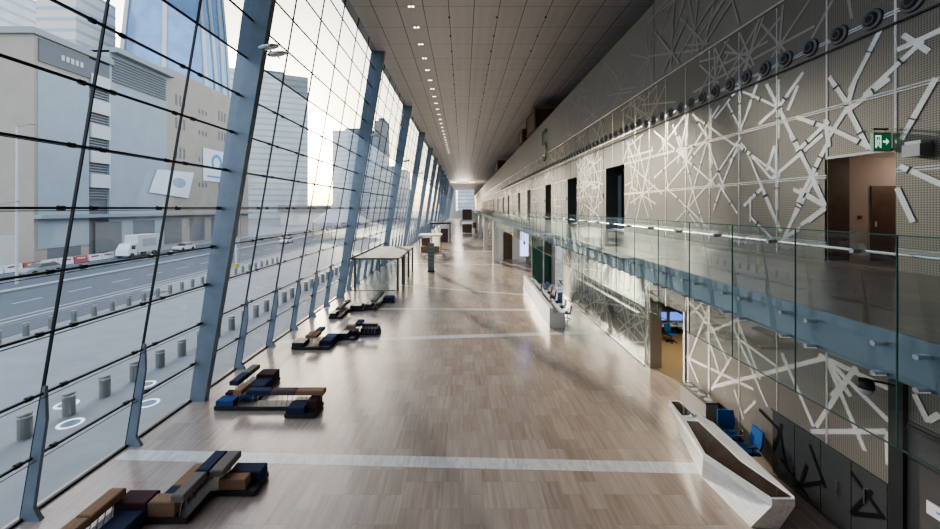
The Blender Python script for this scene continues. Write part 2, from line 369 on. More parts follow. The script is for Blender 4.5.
# polished strips crossing in stars
def hits(y, z, ops): return any(o[0] - .02 < y < o[1] + .02 and o[2] - .02 < z < o[3] + .02 for o in ops)
allops = open_up + open_lo
def strips(mb, segs, w, x=WX):
    for i, (y0, z0, y1, z1) in enumerate(segs):
        n = 12
        run = None
        for j in range(n + 1):
            f = j / n; y, z = y0 + (y1 - y0) * f, z0 + (z1 - z0) * f
            ok = not hits(y, z, allops) and not (z < 2.0 and y < 12.5 and x == WX)
            if ok and run is None: run = (y, z)
            if (not ok or j == n) and run is not None:
                yy, zz = (y, z) if ok else (y0 + (y1 - y0) * (j - 1) / n, z0 + (z1 - z0) * (j - 1) / n)
                if abs(yy - run[0]) + abs(zz - run[1]) > .1: mb.bar_x(x - .0003 * (i % 97), run[0], run[1], yy, zz, w)
                run = None
def grow(segs, k):
    out = []
    for y0, z0, y1, z1 in segs:
        L = math.hypot(y1 - y0, z1 - z0); e = min(.22, k * L) / L
        out.append((y0 - (y1 - y0) * e, z0 - (z1 - z0) * e, y1 + (y1 - y0) * e, z1 + (z1 - z0) * e))
    return out
near = MB(); strips(near, grow([s for s in UP if s[0] > 13.2], .15), .085); strips(near, grow([s for s in UP if s[0] <= 13.2], .15), .12)
strips(near, grow([s for s in LO if s[0] > 13], .1), .09); strips(near, [s for s in LO + RT if s[0] <= 13], .125); near.build('polished_strip_pattern', M['mirror'], wall)
# joint fixings breaking the strips: short dark clips
clips = MB()
for (y0, z0, y1, z1) in UP:
    L = math.hypot(y1 - y0, z1 - z0)
    for q in (.3,) if int(y0 * 10) % 2 else (.7,):
        y, z = y0 + (y1 - y0) * q, z0 + (z1 - z0) * q
        if L > .8 and not hits(y, z, allops):
            dy, dz = (y1 - y0) / L, (z1 - z0) / L
            clips.bar_x(WX - .02, y - dz * .08, z + dy * .08, y + dz * .08, z - dy * .08, .025, .015)
clips.build('strip_clip_pattern', M['plastic'], wall)
def star_field(y0, y1, z0, z1, n, rmin, rmax):
    out = []
    for _ in range(n):
        cy, cz = rnd.uniform(y0, y1), rnd.uniform(z0, z1); a0 = rnd.uniform(0, math.pi)
        for k in range(rnd.choice((3, 4, 4, 5))):
            a = a0 + k * math.pi / 4 + rnd.uniform(-.2, .2); r = rnd.uniform(rmin, rmax)
            for sg in (1, -1):
                if rnd.random() < .18: continue
                e = (cy + sg * r * math.cos(a), cz + sg * r * math.sin(a))
                s_ = (cy, cz)
                ez = min(max(e[1], z0), z1); t = (ez - s_[1]) / (e[1] - s_[1]) if abs(e[1] - s_[1]) > 1e-6 else 1
                e = (s_[0] + (e[0] - s_[0]) * t, ez)
                e = (min(max(e[0], y0), y1 + 2), e[1])
                out.append((s_[0], s_[1], e[0], e[1]))
    return out
mid = MB()
strips(mid, star_field(27.6, 33.5, 7.6, 12.9, 12, 1.5, 2.8), .10)
strips(mid, star_field(37.5, 110, 7.4, 13.0, 50, 1.6, 3), .09)
strips(mid, star_field(20.9, 38, .3, 6.4, 22, 1.4, 2.8), .10)
strips(mid, star_field(44, 60, .3, 6.0, 14, 1.4, 2.8), .10)
strips(mid, star_field(19.2, 23.6, 7.4, 12.7, 5, 1.0, 2.2), .08)
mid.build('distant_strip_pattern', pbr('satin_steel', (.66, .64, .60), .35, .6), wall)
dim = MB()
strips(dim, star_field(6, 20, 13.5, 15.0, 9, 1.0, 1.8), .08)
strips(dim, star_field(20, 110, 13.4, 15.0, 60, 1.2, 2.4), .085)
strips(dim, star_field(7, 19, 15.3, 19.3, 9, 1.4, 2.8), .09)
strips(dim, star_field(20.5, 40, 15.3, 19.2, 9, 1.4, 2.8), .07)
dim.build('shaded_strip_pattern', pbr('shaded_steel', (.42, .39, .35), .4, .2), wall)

# door niche at balcony level by the exit sign
niche = empty('door_1', (WX, 9.8, 7.14)); niche['kind'] = 'structure'
MB().box(.6, 4.0, .84, .9, 0, 2.83).box(4.0, 4.1, -.9, .9, 0, 2.9).box(.35, 4.0, -.92, -.86, 0, 2.83).build('niche_wall', M['plaster'], niche)
MB().box(.0, .6, .82, .9, 0, 2.83).build('timber_panel', M['brown'], niche)
MB().box(0.35, 4.0, -.9, .9, 2.83, 2.9).build('niche_ceiling', M['white'], niche)
MB().box(-.02, .35, -.86, .86, 2.80, 2.87).build('header', M['seam'], niche)
MB().box(-.02, 4, -.86, .84, -.05, .012).build('niche_floor', M['balcony'], niche)
lf = MB().box(1.19, 2.1, .80, .84, .01, 2.07).build('door_leaf', M['brown'], niche)
MB().box(1.24, 1.3, .76, .80, .95, 1.1).build('door_handle', M['chrome'], lf)
MB().box(.84, .93, .80, .84, 1.15, 1.25).build('call_point', pbr('call_red', (.22, .05, .04), .5), niche)
l = bpy.data.lights.new('niche_fill', 'POINT'); l.energy = 11; l.shadow_soft_size = .15; l.color = (1, .85, .72); q = bpy.data.objects.new('niche_fill', l); col.objects.link(q); q.location = (WX + 2.4, 9.7, 9.6)  # unseen lamp added to brighten the inside of the niche
# tall dark door recesses along the balcony
for i, (y0, y1, z0, z1) in enumerate(open_up[1:]):
    d = empty('door_%d' % (i + 2), (WX, (y0 + y1) / 2, 7.14)); d['kind'] = 'structure'
    h = (y1 - y0) / 2; dep = 1.2 if i < 3 else .5
    dk = M['dkgrey'] if i < 3 else M['plaster']
    MB().box(.01, dep + .1, h - .02, h + .1, 0, 4.3).box(.01, dep + .1, -h - .1, -h + .02, 0, 4.3).box(.35, dep, -h, h, 4.21, 4.3).build('recess_wall', dk, d)
    lf = MB().box(dep, dep + .08, -h + .02, -.02, 0, 4.21).build('door_leaf', M['dkdoor'] if i < 3 else M['brown'], d); MB().box(dep, dep + .08, .02, h - .02, 0, 4.21).build('door_leaf', M['dkdoor'] if i < 3 else M['brown'], d)
    MB().box(dep - .04, dep, -.16, -.1, .8, 1.9).build('pull_handle', M['chrome'], lf); MB().box(dep - .04, dep, .1, .16, .8, 1.9).build('pull_handle', M['chrome'], lf)
    if i < 3: MB().box(dep - .5, dep - .46, h - .9, h - .35, .0, 3.7).build('bright_reveal', M['fascia'], d)
    r = MB().box(-.05, 0, h + .35, h + .5, 2.2, 2.5).build('card_reader', M['plastic'], d) if i < 3 else None

# ground-level portal and the office behind it
dr = empty('door_17', (WX, 19.1, 0)); dr['kind'] = 'structure'
MB().box(0, .6, 1.57, 1.7, 0, 3.75).box(0, .6, -1.7, -1.57, 0, 3.75).box(0, .6, -1.6, 1.6, 3.7, 3.8).build('portal_frame', pbr('bronze_jamb', (.42, .36, .31), .45, .1), dr)
MB().box(-.06, 0, -1.72, -1.60, 0, 3.9).build('portal_edge', M['seam'], dr)
struct('wall_office', MB().box(WX + .6, 19, 32, 32.2, 0, 4).box(19, 19.2, 12, 32.2, 0, 4).box(WX + .6, 19, 12, 12.2, 0, 4).box(WX + .36, 19, 12, 32, 4.0, 4.1).box(WX + .36, WX + .6, 12, 17.4, 0, 4).box(WX + .36, WX + .6, 20.85, 32, 0, 4), M['roomwall'])
struct('trim_8', MB().box(WX + .36, 19, 12.2, 32, .0, .012), M['ochre'])
# recess further along, and the glazed screen standing before the wall
struct('wall_recess', MB().box(WX + .36, 17, 60, 60.2, 0, 5).box(17, 17.2, 60, 70, 0, 5).box(WX + .36, 17, 67, 67.2, 0, 5), M['white'])
# end wall
e = empty('wall_back'); e['kind'] = 'structure'
MB().box(fx(0) - .2, -7.6, HALL_END, HALL_END + .3, 0, CEIL).box(9.5, 15.5, HALL_END, HALL_END + .3, 0, CEIL).box(-7.6, 9.5, HALL_END, HALL_END + .3, 0, 6).build('end_wall_panels', M['white'], e)
w = empty('window_end'); w.name = 'window_30'; w['kind'] = 'structure'
MB().quad((-7.6, HALL_END, 6), (9.5, HALL_END, 6), (9.5, HALL_END, CEIL), (-7.6, HALL_END, CEIL)).build('pane', M['glass'], w)
m = MB()
for k in range(6): m.box(-7.6, 9.5, HALL_END - .15, HALL_END - .02, 6 + 3.2 * k, 6.3 + 3.2 * k)
for k in range(8): m.box(-7.6 + 2.4 * k, -7.4 + 2.4 * k, HALL_END - .15, HALL_END - .02, 6, CEIL)
m.build('window_frame', M['steel'], w)
struct('wall_behind', MB().box(fx(0) - .2, 16, -2.3, -2.0, 0, CEIL), M['dkgrey'])

# ---- leaning glass facade, bay by bay
Z = [0.03, 1.72, 3.5, 5.22, 6.9, 8.6, 10.28, 11.95, 13.6, 15.25, 16.9, 18.55, 20.2, 21.9, CEIL]
MY0, MS = 17.24, 3.31
def facade_bay(n, y0, cnt, fins=True):
    w = empty('window_%d' % n, (0, y0, 0)); w['kind'] = 'structure'
    y1 = cnt * MS
    MB().quad((fx(0), 0, 0), (fx(0), y1, 0), (fx(15.25), y1, 15.25), (fx(15.25), 0, 15.25)).build('glass_panes', M['glass'], w)
    MB().quad((fx(15.25), 0, 15.25), (fx(15.25), y1, 15.25), (fx(CEIL), y1, CEIL), (fx(CEIL), 0, CEIL)).build('tinted_glass_panes', M['glass_tint'], w)
    for i in range(cnt):
        y = i * MS
        m = MB(); hw = .021
        m.loop([[(fx(0) + a, y + b, 0) for a, b in ((-.03, -hw), (.045, -hw), (.045, hw), (-.03, hw))],
                [(fx(CEIL) + a, y + b, CEIL) for a, b in ((-.03, -hw), (.045, -hw), (.045, hw), (-.03, hw))]])
        m.build('mullion', M['black'], w)
        if fins and i > 0:
            zt = 3.7
            def sec(z, d, b): return [(fx(z) + .03, y - b, z), (fx(z) + .03 + d, y - b, z), (fx(z) + .03 + d, y + b, z), (fx(z) + .03, y + b, z)]
            MB().loop([sec(0, .56, .07), sec(.06, .52, .06), sec(.35, .30, .05), sec(zt * .75, .24, .045), sec(zt, .06, .04)]).build('fin', M['steel'], w)
    for z in Z[:-1]:
        r = .032 if z > .1 else .05
        m = MB().box(fx(z) + .02, fx(z) + .02 + 2 * r, 0, y1, z - r, z + r)
        if y0 < 40 and .1 < z < 15:
            m.tube((fx(z) + .19, 0, z - .07), (fx(z) + .19, y1, z - .07), .012, n=5)
            for i in range(cnt):
                for q in (.55, -.35 + MS): m.tube((fx(z) + .03, i * MS + q - .07, z), (fx(z) + .03, i * MS + q + .07, z), .075, n=8)
        m.build('transom', M['black'], w)
facade_bay(1, MY0 - 6 * MS, 6)
k = 0; y = MY0
while y < HALL_END - 20:
    facade_bay(k + 2, y, 6, k < 6); k += 1; y += 6 * MS
facade_bay(k + 2, y, int((HALL_END - y) / MS), False)
NB = k
def steel_column(i, y):
    m = MB()
    def sec(z, w, b): xi = fx(z) + .72; return [(xi - w, y - b, z), (xi, y - b, z), (xi, y + b, z), (xi - w, y + b, z)]
    m.loop([sec(0, .68, .15), sec(9, .92, .17), sec(17, 1.2, .18), sec(CEIL, 1.3, .18)])
    c = m.build('facade_column', M['steel'])
    return c
for i in range(NB + 1):
    y = MY0 + 6 * MS * i
    c = steel_column(i, y)
    if i < 12: tag(c, '%s leaning blue-grey steel column of the glass facade, counting away from the camera' % ORD[i], 'column', 'leaning facade columns')
    else: tag(c, 'leaning steel column among the farthest ones of the glass facade', 'column', 'leaning facade columns')
c = steel_column(0, MY0 - 6 * MS); bpy.data.objects.remove(c)
# floodlight pairs on the columns
for i in range(8):
    y = MY0 + 6 * MS * i; z = EYE + 7.0; x = fx(z) + .73
    f = empty('floodlight', (x, y, z))
    tag(f, 'pair of silver oval floodlights on arms fixed to the %s leaning column' % ORD[i], 'floodlight', 'floodlights on the facade columns')
    MB().tube((0, 0, 0), (.35, -.1, -.05), .03).tube((.35, -.75, -.05), (.35, .65, -.05), .03).build('arm', M['chrome'], f)
    for q in (-.7, .05):
        h = MB(); rings = []
        for t, rr in ((-.5, .02), (-.42, .12), (-.2, .2), (.15, .2), (.42, .12), (.5, .02)):
            rings.append([(.5 + t * .9, q + rr * 1.0 * math.cos(a), -.08 + rr * .55 * math.sin(a) + t * .12) for a in [2 * math.pi * g / 10 for g in range(10)]])
        h.loop(rings); hd = h.build('lamp_head', M['chrome'], f, True)
# low steel rail along the facade past the second column
MB_r = MB().box(fx(3) - .05, fx(3) + .25, 37.6, 57, 3.35, 3.55)
struct('trim_9', MB_r, M['dkgrey'])

# ---------------------------------------------------------------- balcony
bal = empty('balcony'); tag(bal, 'long upper balcony with blue-grey edge running along the patterned wall', 'balcony')
MB().box(SX + .02, WX - .05, -1.5, 300, 7.0, 7.145).build('walkway', M['balcony'], bal)
MB().box(SX, SX + .3, -1.5, 300, 6.58, 7.138).build('fascia', M['fascia'], bal)
MB().box(SX + .3, WX - .05, -1.5, 300, 6.7, 7.0).build('soffit', M['soffit'], bal)
rail = empty('glass_railing'); tag(rail, 'clear frameless glass railing with steel handrail hanging over the balcony edge', 'railing')
GX = SX - .12; PW = 1.345; Y0 = 4.4 - 4 * PW
far = MB()
gl = None
for i in range(int((300 - Y0) / PW)):
    a = Y0 + i * PW
    if i < 95:
        g = MB().quad((GX, a + .01, 5.86), (GX, a + PW - .01, 5.86), (GX, a + PW - .01, 8.29), (GX, a + .01, 8.29)).build('glass_panel', M['rail_glass'], rail)
        MB().box(GX - .008, GX + .008, a - .006, a + .006, 5.86, 8.29).box(GX - .008, GX + .008, a, a + PW, 8.28, 8.295).box(GX - .008, GX + .008, a, a + PW, 5.855, 5.868).build('glass_edge', M['edge'], g)
    else: far.quad((GX, a, 5.86), (GX, a + PW, 5.86), (GX, a + PW, 8.29), (GX, a, 8.29))
far.build('distant_glass_panels', M['rail_glass'], rail, kind='stuff')
MB().tube((GX + .1, -1.2, 8.06), (GX + .1, 299, 8.06), .021, n=8).build('handrail', M['chrome'], rail)
fixm = None; st = MB(); cnt = 0
for i in range(int((200 - Y0) / PW)):
    for z in (6.98, 6.62, 8.06):
        for d in ((.22, PW - .22) if z < 8 else (PW * .35,)):
            y = Y0 + i * PW + d
            if cnt < 100:
                if fixm is None:
                    fixm = MB().tube((-.05, 0, 0), (.12, 0, 0), .032, n=10).build('fixing', M['chrome'], rail); c = fixm
                else:
                    c = fixm.copy(); col.objects.link(c); c.parent = rail
                c.location = (GX, y, z); cnt += 1
            else: st.tube((GX - .05, y, z), (GX + .12, y, z), .032, n=6)
st.build('distant_fixings', M['chrome'], rail, kind='stuff')
# columns carrying the balcony edge further down the hall
for i, y in enumerate((61, 88, 116, 144, 172)):
    c = MB().cbox(4.75, 5.65, y - .45, y + .45, 0, 6.57, .02).build('balcony_column', M['white'])
    tag(c, '%s white square column under the far stretch of the balcony edge' % ORD[i], 'column', 'white balcony columns')
struct('wall_portal', MB().box(5.6, 6.7, 64, 64.3, 0, 6.6).box(6.7, 8.2, 64, 64.3, 4.6, 6.6).box(8.2, WX, 64, 64.3, 0, 6.6), M['white'])
struct('door_18', MB().box(6.7, 8.2, 64.1, 64.2, 0, 4.6), M['brown'])

# frameless glass screen before the lower wall
sc = empty('glass_screen'); tag(sc, 'floor-standing smoky glass screen before the lower patterned wall', 'glass screen')
for i in range(9):
    a = 20.9 + i * 1.69
    g = MB().quad((9.86, a + .01, 0.02), (9.86, a + 1.68, 0.02), (9.86, a + 1.68, 5.7), (9.86, a + .01, 5.7)).build('glass_pane', M['screen_glass'], sc)
    MB().box(9.855, 9.865, a - .005, a + .006, .02, 5.7).build('pane_edge', M['edge'], g)
MB().box(9.82, 9.9, 20.9, 36.1, 0, .03).build('floor_channel', M['seam_dark'], sc)

# dark glass doors in the lower wall behind the marble desk
ld = empty('door_19', (WX, 9.1, 0)); ld['kind'] = 'structure'
for i in range(4):
    a = .02 + i * .85
    lf = MB().box(-.02, 0, a, a + .82, .02, 2.02).build('door_leaf', pbr('smoked_door_glass_%d' % i, (.11, .115, .115), .16, .3, .8), ld)
m = MB(); strips(m, [(p[0], p[1], p[2], p[3]) for p in DK] + star_field(10.4, 12.6, .2, 1.8, 2, .6, 1.0), .1, WX - .025)
for v in range(len(m.v)): m.v[v] = (m.v[v][0] - WX, m.v[v][1] - 9.1, m.v[v][2])
m.build('dark_strip_pattern', M['black'], ld)
MB().box(-.05, -.02, 1.2, 1.24, .9, 1.3).box(-.05, -.02, .5, .54, 1.2, 1.6).build('door_handle', M['chrome'], ld)
MB().box(-.03, 0, 0, 3.45, 2.03, 2.07).build('door_head', M['seam_dark'], ld)
# dark pier and panelled wall at the right edge
struct('wall_pier', MB().box(WX - .1, WX + .3, 8.72, 9.02, 0, 4.6), M['charcoal'])
struct('wall_dark', MB().box(WX, WX + .35, 5, 8.72, 0, 3.8), M['dkgrey'])
struct('trim_10', MB().box(WX - .04, WX, 5, 8.72, 3.62, 3.72).box(WX - .02, WX, 5, 8.72, 2.95, 2.99), M['dkdoor'])
s = empty('wall_sign', (WX - .02, 8.13, 2.15)); tag(s, 'small white notice on the dark panel wall at the right edge', 'sign')
MB().box(-.015, .01, -.2, .2, -.14, .14).build('board', M['banner'], s)
MB().box(-.02, -.015, -.16, .02, -.02, .03).box(-.02, -.015, -.16, -.05, -.09, -.06).build('printed_mark', M['logo'], s)
# ================================================================ WALL THINGS
# air nozzles
nz = empty('air_nozzle'); 
MB().lathe((0, 0, 0), [(.29, 0), (.29, -.03), (.27, -.06), (.2, -.07), (.2, -.03), (.0, -.03)], 20, 'x').build('ring', M['rubber'], nz, False)
MB().lathe((0, 0, 0), [(.19, -.05), (.14, -.13), (.10, -.13), (.09, -.10), (.0, -.10)], 16, 'x').build('nozzle_cone', pbr('nozzle_grey', (.12, .125, .13), .4, .4), nz)
MB().lathe((0, 0, 0), [(.10, -.132), (.09, -.134), (.0, -.134)], 14, 'x').build('throat', M['black'], nz)
for i in range(112):
    o = nz if i == 0 else copy_tree(nz)
    y = 8.61 + .84 * i; o.scale = (.86, .86, .86); o.location = (WX - .001, y, EYE + 4.63 + (.25 if y > 22 else .0))
    if i < 12: tag(o, 'round dark grey air nozzle, %s in the row along the upper wall from the camera' % ORD[i], 'air vent', 'row of round air nozzles')
    else: tag(o, 'small round air nozzle in the distant stretch of the row along the upper wall', 'air vent', 'row of round air nozzles')
# steel ledge the nozzles sit on
tag(MB().box(WX - .06, WX - .02, 2, 160, EYE + 4.27, EYE + 4.31).build('conduit', M['seam_dark']), 'thin dark conduit running just beneath the row of air nozzles', 'conduit')

# big green numeral 5
def numeral():
    m = MB(); x = WX - .12
    pts = [(-1, 1.9), (1, 1.9), (1, 1.2)]  # flag etc. built as boxes with a round bowl
    def st(y0, z0, y1, z1, w=.34): m.bar_x(x, 47 + y0, 16.2 + z0, 47 + y1, 16.2 + z1, w, .08)
    st(1.0, 1.75, -1.0, 1.75); st(1.0, 1.9, 1.0, .15)
    prev = (1.0, .3)
    for k in range(13):
        a = R(115 - k * 20); p = (-.05 - 1.0 * math.cos(a) if False else .0 - 1.05 * math.sin(R(-10 + k * 16.5)) , -.75 + 1.05 * math.cos(R(-10 + k * 16.5)))
        st(prev[0], prev[1], p[0], p[1]); prev = p
    st(prev[0], prev[1], 1.0, -1.3)
    o = m.build('numeral_sign', M['sign_green']); return tag(o, 'large green numeral 5 fixed high on the wall above the tall doors', 'sign')
numeral()

# exit sign, hung on a bracket above the niche
s = empty('exit_sign', (WX - .24, 9.05, 10.15)); s.scale = (.74, 1, .95); tag(s, 'green illuminated exit sign with running figure and arrow above the niche', 'exit sign')
MB().box(-.26, .26, -.03, .03, -.2, .2).build('sign_box', M['exitgreen'], s)
MB().box(-.28, .28, -.035, .035, .2, .23).box(-.28, .28, -.035, .035, -.23, -.2).box(-.28, -.26, -.035, .035, -.2, .2).box(.26, .28, -.035, .035, -.2, .2).build('sign_frame', pbr('sign_frame_green', (.35, .5, .35), .5), s)
m = MB(); yf = -.034
def poly(*p): m.quad(*[(a, yf, b) for a, b in p])
poly((-.22, -.15), (-.18, -.15), (-.18, .16), (-.22, .16)); poly((-.22, .12), (-.03, .12), (-.03, .16), (-.22, .16)); poly((-.07, -.15), (-.03, -.15), (-.03, .16), (-.07, .16))
poly((-.13, .06), (-.10, .06), (-.10, .10), (-.13, .10)); poly((-.16, .05), (-.10, .05), (-.11, -.04), (-.15, -.04))
poly((-.15, -.04), (-.12, -.04), (-.17, -.13), (-.2, -.13)); poly((-.13, -.04), (-.10, -.04), (-.08, -.12), (-.10, -.13)); poly((-.11, .03), (-.08, -.02), (-.07, -.01), (-.10, .05))
poly((.02, -.02), (.14, -.02), (.14, .03), (.02, .03)); poly((.12, -.08), (.22, .005), (.12, .09))
m.build('pictogram', M['exitwhite'], s)
MB().box(-.25, .22, -.02, .02, .3, .34).tube((-.2, 0, .23), (-.2, 0, .32), .01).tube((.15, 0, .23), (.15, 0, .32), .01).build('bracket', M['dkgrey'], s)
e = empty('emergency_light', (WX - .02, 8.38, 9.86)); tag(e, 'grey boxy emergency luminaire on the wall right of the exit sign', 'wall light')
MB().box(-.3, 0, -.17, .17, -.14, .12).build('housing', pbr('luminaire_grey', (.3, .31, .33), .4, .4), e)
MB().box(-.26, -.04, -.15, .15, .12, .2).build('lens', M['seam'], e)
for z_, y_, i in ((4.52, 8.85, 0),):
    c = empty('security_camera', (WX - .1, y_, z_)); c.scale = (1, 1, 1); tag(c, 'dark dome security camera on a wall arm above the dark glass doors', 'security camera')
    MB().tube((0, 0, 0), (-.42, .15, .05), .025).build('arm', M['plastic'], c)
    MB().lathe((-.5, .18, -.12), [(.0, .2), (.13, .18), (.15, .05), (.15, -.02)], 14).build('housing', M['plastic'], c, True)
    MB().lathe((-.5, .18, -.16), [(.13, .02), (.12, -.06), (.08, -.12), (.0, -.14)], 14).build('dome', pbr('dome_grey', (.5, .53, .58), .2), c, True)

# brown plant boxes on the wall's ledge
for i, (y, l, z1) in enumerate(((52, 7, 22.3), (63, 4, 21.6), (108, 9, 22.0))):
    b = empty('timber_box', (WX + .1, y, WALL_TOP)); h = z1 - WALL_TOP
    tag(b, ('brown open-framed box on top of the wall above the green numeral', 'smaller brown box on the wall top just beyond the first', 'brown box on the wall top farthest down the hall')[i], 'service box', 'brown boxes on the wall ledge')
    MB().box(-.5, 3, 0, l, h - .3, h).box(-.5, 3, 0, l, 0, .2).build('deck', M['tan'], b)
    MB().box(-.4, 2.8, .4, l - .3, .2, h - .3).build('body', M['brown'], b)
    MB().box(-.5, -.3, 0, .2, .2, h - .3).build('post', M['tan'], b); MB().box(-.5, -.3, l - .2, l, .2, h - .3).build('post', M['tan'], b)

# ================================================================ CEILING THINGS
dl = empty('downlight')
MB().box(-.28, .28, -.2, .2, -.02, .0).build('bezel', M['white'], dl)
for q in (-.13, .13): MB().lathe((q, 0, -.03), [(.0, .0), (.1, 0), (.1, .012), (0, .012)], 10).build('lamp', M['lamp'], dl)
for i in range(26):
    o = dl if i == 0 else copy_tree(dl)
    o.location = (-3.87, 28.7 + MS * i - MS * 2, CEIL - .005)
    if i < 12: tag(o, 'twin white ceiling downlight, %s in the row from the camera' % ORD[i], 'ceiling light', 'row of ceiling downlights')
    else: tag(o, 'twin white downlight in the distant end of the ceiling row', 'ceiling light', 'row of ceiling downlights')
sp = MB().lathe((0, 0, 0), [(.09, 0), (.09, -.05), (.04, -.09), (0, -.09)], 8).build('sprinkler', M['plastic'])
first = True
for rx, rn in ((-1.1, 'left'), (2.65, 'middle'), (6.5, 'right')):
    for i in range(26):
        o = sp if first else sp.copy()
        if not first: col.objects.link(o)
        first = False
        o.location = (rx, 27 + MS * i, CEIL + .015); tag(o, 'tiny black sprinkler head in the %s of three rows on the ceiling joints' % rn, 'sprinkler', '%s row of sprinkler heads' % rn)
rl = empty('added_glow_ring', (0, 222, CEIL - .01)); tag(rl, 'large glowing ring added for the bright round glow on the ceiling near the far end', 'ceiling light')  # emissive ring added for the round glow on the far ceiling
MB().lathe((0, 0, -.3), [(7.0, .3), (7.0, 0), (5.8, 0), (5.8, .3)], 40).build('outer_ring', M['glow_soft'], rl)
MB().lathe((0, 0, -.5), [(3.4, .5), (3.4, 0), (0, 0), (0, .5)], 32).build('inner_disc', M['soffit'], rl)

l = bpy.data.lights.new('added_far_glow', 'POINT'); l.energy = 4000; l.color = (1, .92, .8); l.shadow_soft_size = 5; q = bpy.data.objects.new('added_far_glow', l); col.objects.link(q); q.location = (0, 222, CEIL - 6)  # point lamp added below the ceiling to make its far end glow
# ================================================================ BENCHES
ST = {'n': 'navy', 'b': 'blue', 's': 'sky', 'm': 'maroon', 't': 'tan', 'g': 'grey', 'p': 'plum', 'c': 'charcoal'}
def bench(loc_label, base, seats, bolsters):
    x0 = min(b[0] for b in base); y0 = min(b[2] for b in base)
    b_ = empty('modular_bench', (x0, y0, 0)); tag(b_, loc_label, 'bench', 'modular benches along the glass facade')
    for (a, b, c, d) in base:
        MB().box(a - x0, b - x0, c - y0, d - y0, .03, .19).build('plinth', M['charcoal'], b_)
    for (a, b, c, d, z, k) in seats:
        MB().cbox(a - x0 + .006, b - x0 - .006, c - y0 + .006, d - y0 - .006, .17, z, .025).build('cushion', M[ST[k]], b_)
    for (a, b, c, d, k) in bolsters:
        a -= x0; b -= x0; c -= y0; d -= y0
        bo = MB().cbox(a + .006, b - .006, c + .006, d - .006, .66, .86, .03).build('bolster', M[ST[k]], b_)
        r = MB()
        if d - c > b - a:
            n = max(2, int((d - c) / .22)); xm = (a + b) / 2
            for i in range(n): y = c + .08 + (d - c - .16) * (i + .5) / n; r.tube((xm - .04, y - .04, .17), (xm, y + .04, .67), .014, n=5)
        else:
            n = max(2, int((b - a) / .22)); ym = (c + d) / 2
            for i in range(n): x = a + .08 + (b - a - .16) * (i + .5) / n; r.tube((x - .04, ym - .02, .17), (x + .04, ym, .67), .014, n=5)
        r.build('support_rods', M['chrome'], bo)
    return b_
bench('nearest modular bench at the bottom left with brown and grey raised bolsters beside navy seats',
      [(-9.75, -8.6, 8.1, 11.0), (-8.6, -7.5, 10.45, 12.4), (-7.5, -6.2, 11.45, 12.3)],
      [(-9.3, -8.62, 8.2, 10.45, .42, 'n'), (-9.5, -8.62, 10.45, 10.98, .58, 'm'), (-8.6, -7.86, 10.48, 10.85, .58, 't'), (-8.6, -7.95, 10.85, 11.35, .42, 'n'), (-8.6, -7.95, 11.35, 12.36, .42, 't'),
       (-7.3, -6.5, 11.48, 11.82, .5, 't'), (-7.2, -6.22, 11.82, 12.28, .5, 'n')],
      [(-9.75, -9.33, 8.2, 9.66, 't'), (-9.75, -9.33, 9.68, 10.68, 't'), (-7.88, -7.52, 10.36, 11.34, 'g'), (-7.92, -7.52, 11.36, 12.32, 'n'), (-7.5, -7.08, 11.36, 12.32, 'g')])
bench('second bench from the camera, cross-shaped, with a long raised brown and purple bolster row',
      [(-10.55, -7.3, 16.3, 16.85), (-10.5, -9.1, 16.85, 19.2), (-7.3, -6.05, 15.7, 16.75)],
      [(-10.5, -9.75, 16.32, 16.85, .42, 'b'), (-10.45, -10.0, 16.9, 17.2, .5, 'm'), (-9.9, -9.12, 16.9, 17.6, .42, 's'), (-9.9, -9.12, 17.6, 18.5, .46, 'n'), (-9.95, -9.12, 18.5, 19.18, .6, 'm'),
       (-7.25, -6.5, 15.74, 16.4, .42, 'n'), (-6.5, -6.08, 16.0, 16.7, .58, 'm'), (-7.2, -6.5, 16.4, 16.72, .42, 'c')],
      [(-9.2, -8.15, 16.3, 16.66, 'n'), (-8.15, -7.1, 16.3, 16.66, 'p'), (-7.1, -5.9, 16.3, 16.66, 't'), (-9.75, -9.38, 16.3, 17.1, 't'), (-10.45, -10.05, 17.2, 18.15, 'n'), (-10.45, -10.05, 18.15, 19.1, 'g')])
bench('third bench from the camera, dark with tan bolsters and one blue seat',
      [(-10.4, -8.1, 23.3, 24.5), (-9.8, -8.1, 24.5, 25.2), (-8.2, -7.0, 24.9, 26.3), (-7.0, -5.7, 26.0, 26.9)],
      [(-10.38, -9.65, 23.32, 24.3, .42, 'c'), (-8.85, -8.12, 23.7, 24.5, .42, 'n'), (-8.85, -8.12, 24.5, 25.18, .42, 'b'), (-8.1, -7.5, 24.95, 25.6, .46, 'c'), (-8.1, -7.1, 25.6, 26.28, .42, 'n'), (-6.95, -5.75, 26.05, 26.85, .42, 'n')],
      [(-9.6, -9.2, 23.4, 24.3, 't'), (-9.18, -8.9, 23.4, 24.3, 't'), (-9.4, -9.0, 24.32, 25.2, 'n'), (-7.7, -7.1, 25.3, 25.7, 't'), (-7.3, -6.85, 25.75, 26.8, 'n'), (-6.8, -5.72, 25.75, 26.08, 'c')])
bench('farthest bench, near black, standing just before the glazed entrance lobby',
      [(-10.4, -9.5, 29.8, 32.6), (-9.5, -8.3, 32.0, 33.2), (-8.4, -7.3, 32.3, 36.0), (-7.3, -6.3, 34.8, 36.0)],
      [(-10.38, -9.9, 29.85, 31.2, .42, 'c'), (-10.38, -9.9, 31.2, 32.5, .42, 'n'), (-9.4, -8.5, 32.05, 33.1, .46, 'c'), (-8.3, -7.75, 32.35, 34.2, .5, 'c'), (-7.25, -6.35, 34.85, 35.95, .46, 'n')],
      [(-9.88, -9.5, 29.9, 31.2, 'g'), (-9.88, -9.5, 31.25, 32.6, 'c'), (-7.75, -7.35, 32.4, 34.2, 'g'), (-7.75, -7.35, 34.25, 35.95, 'c')])

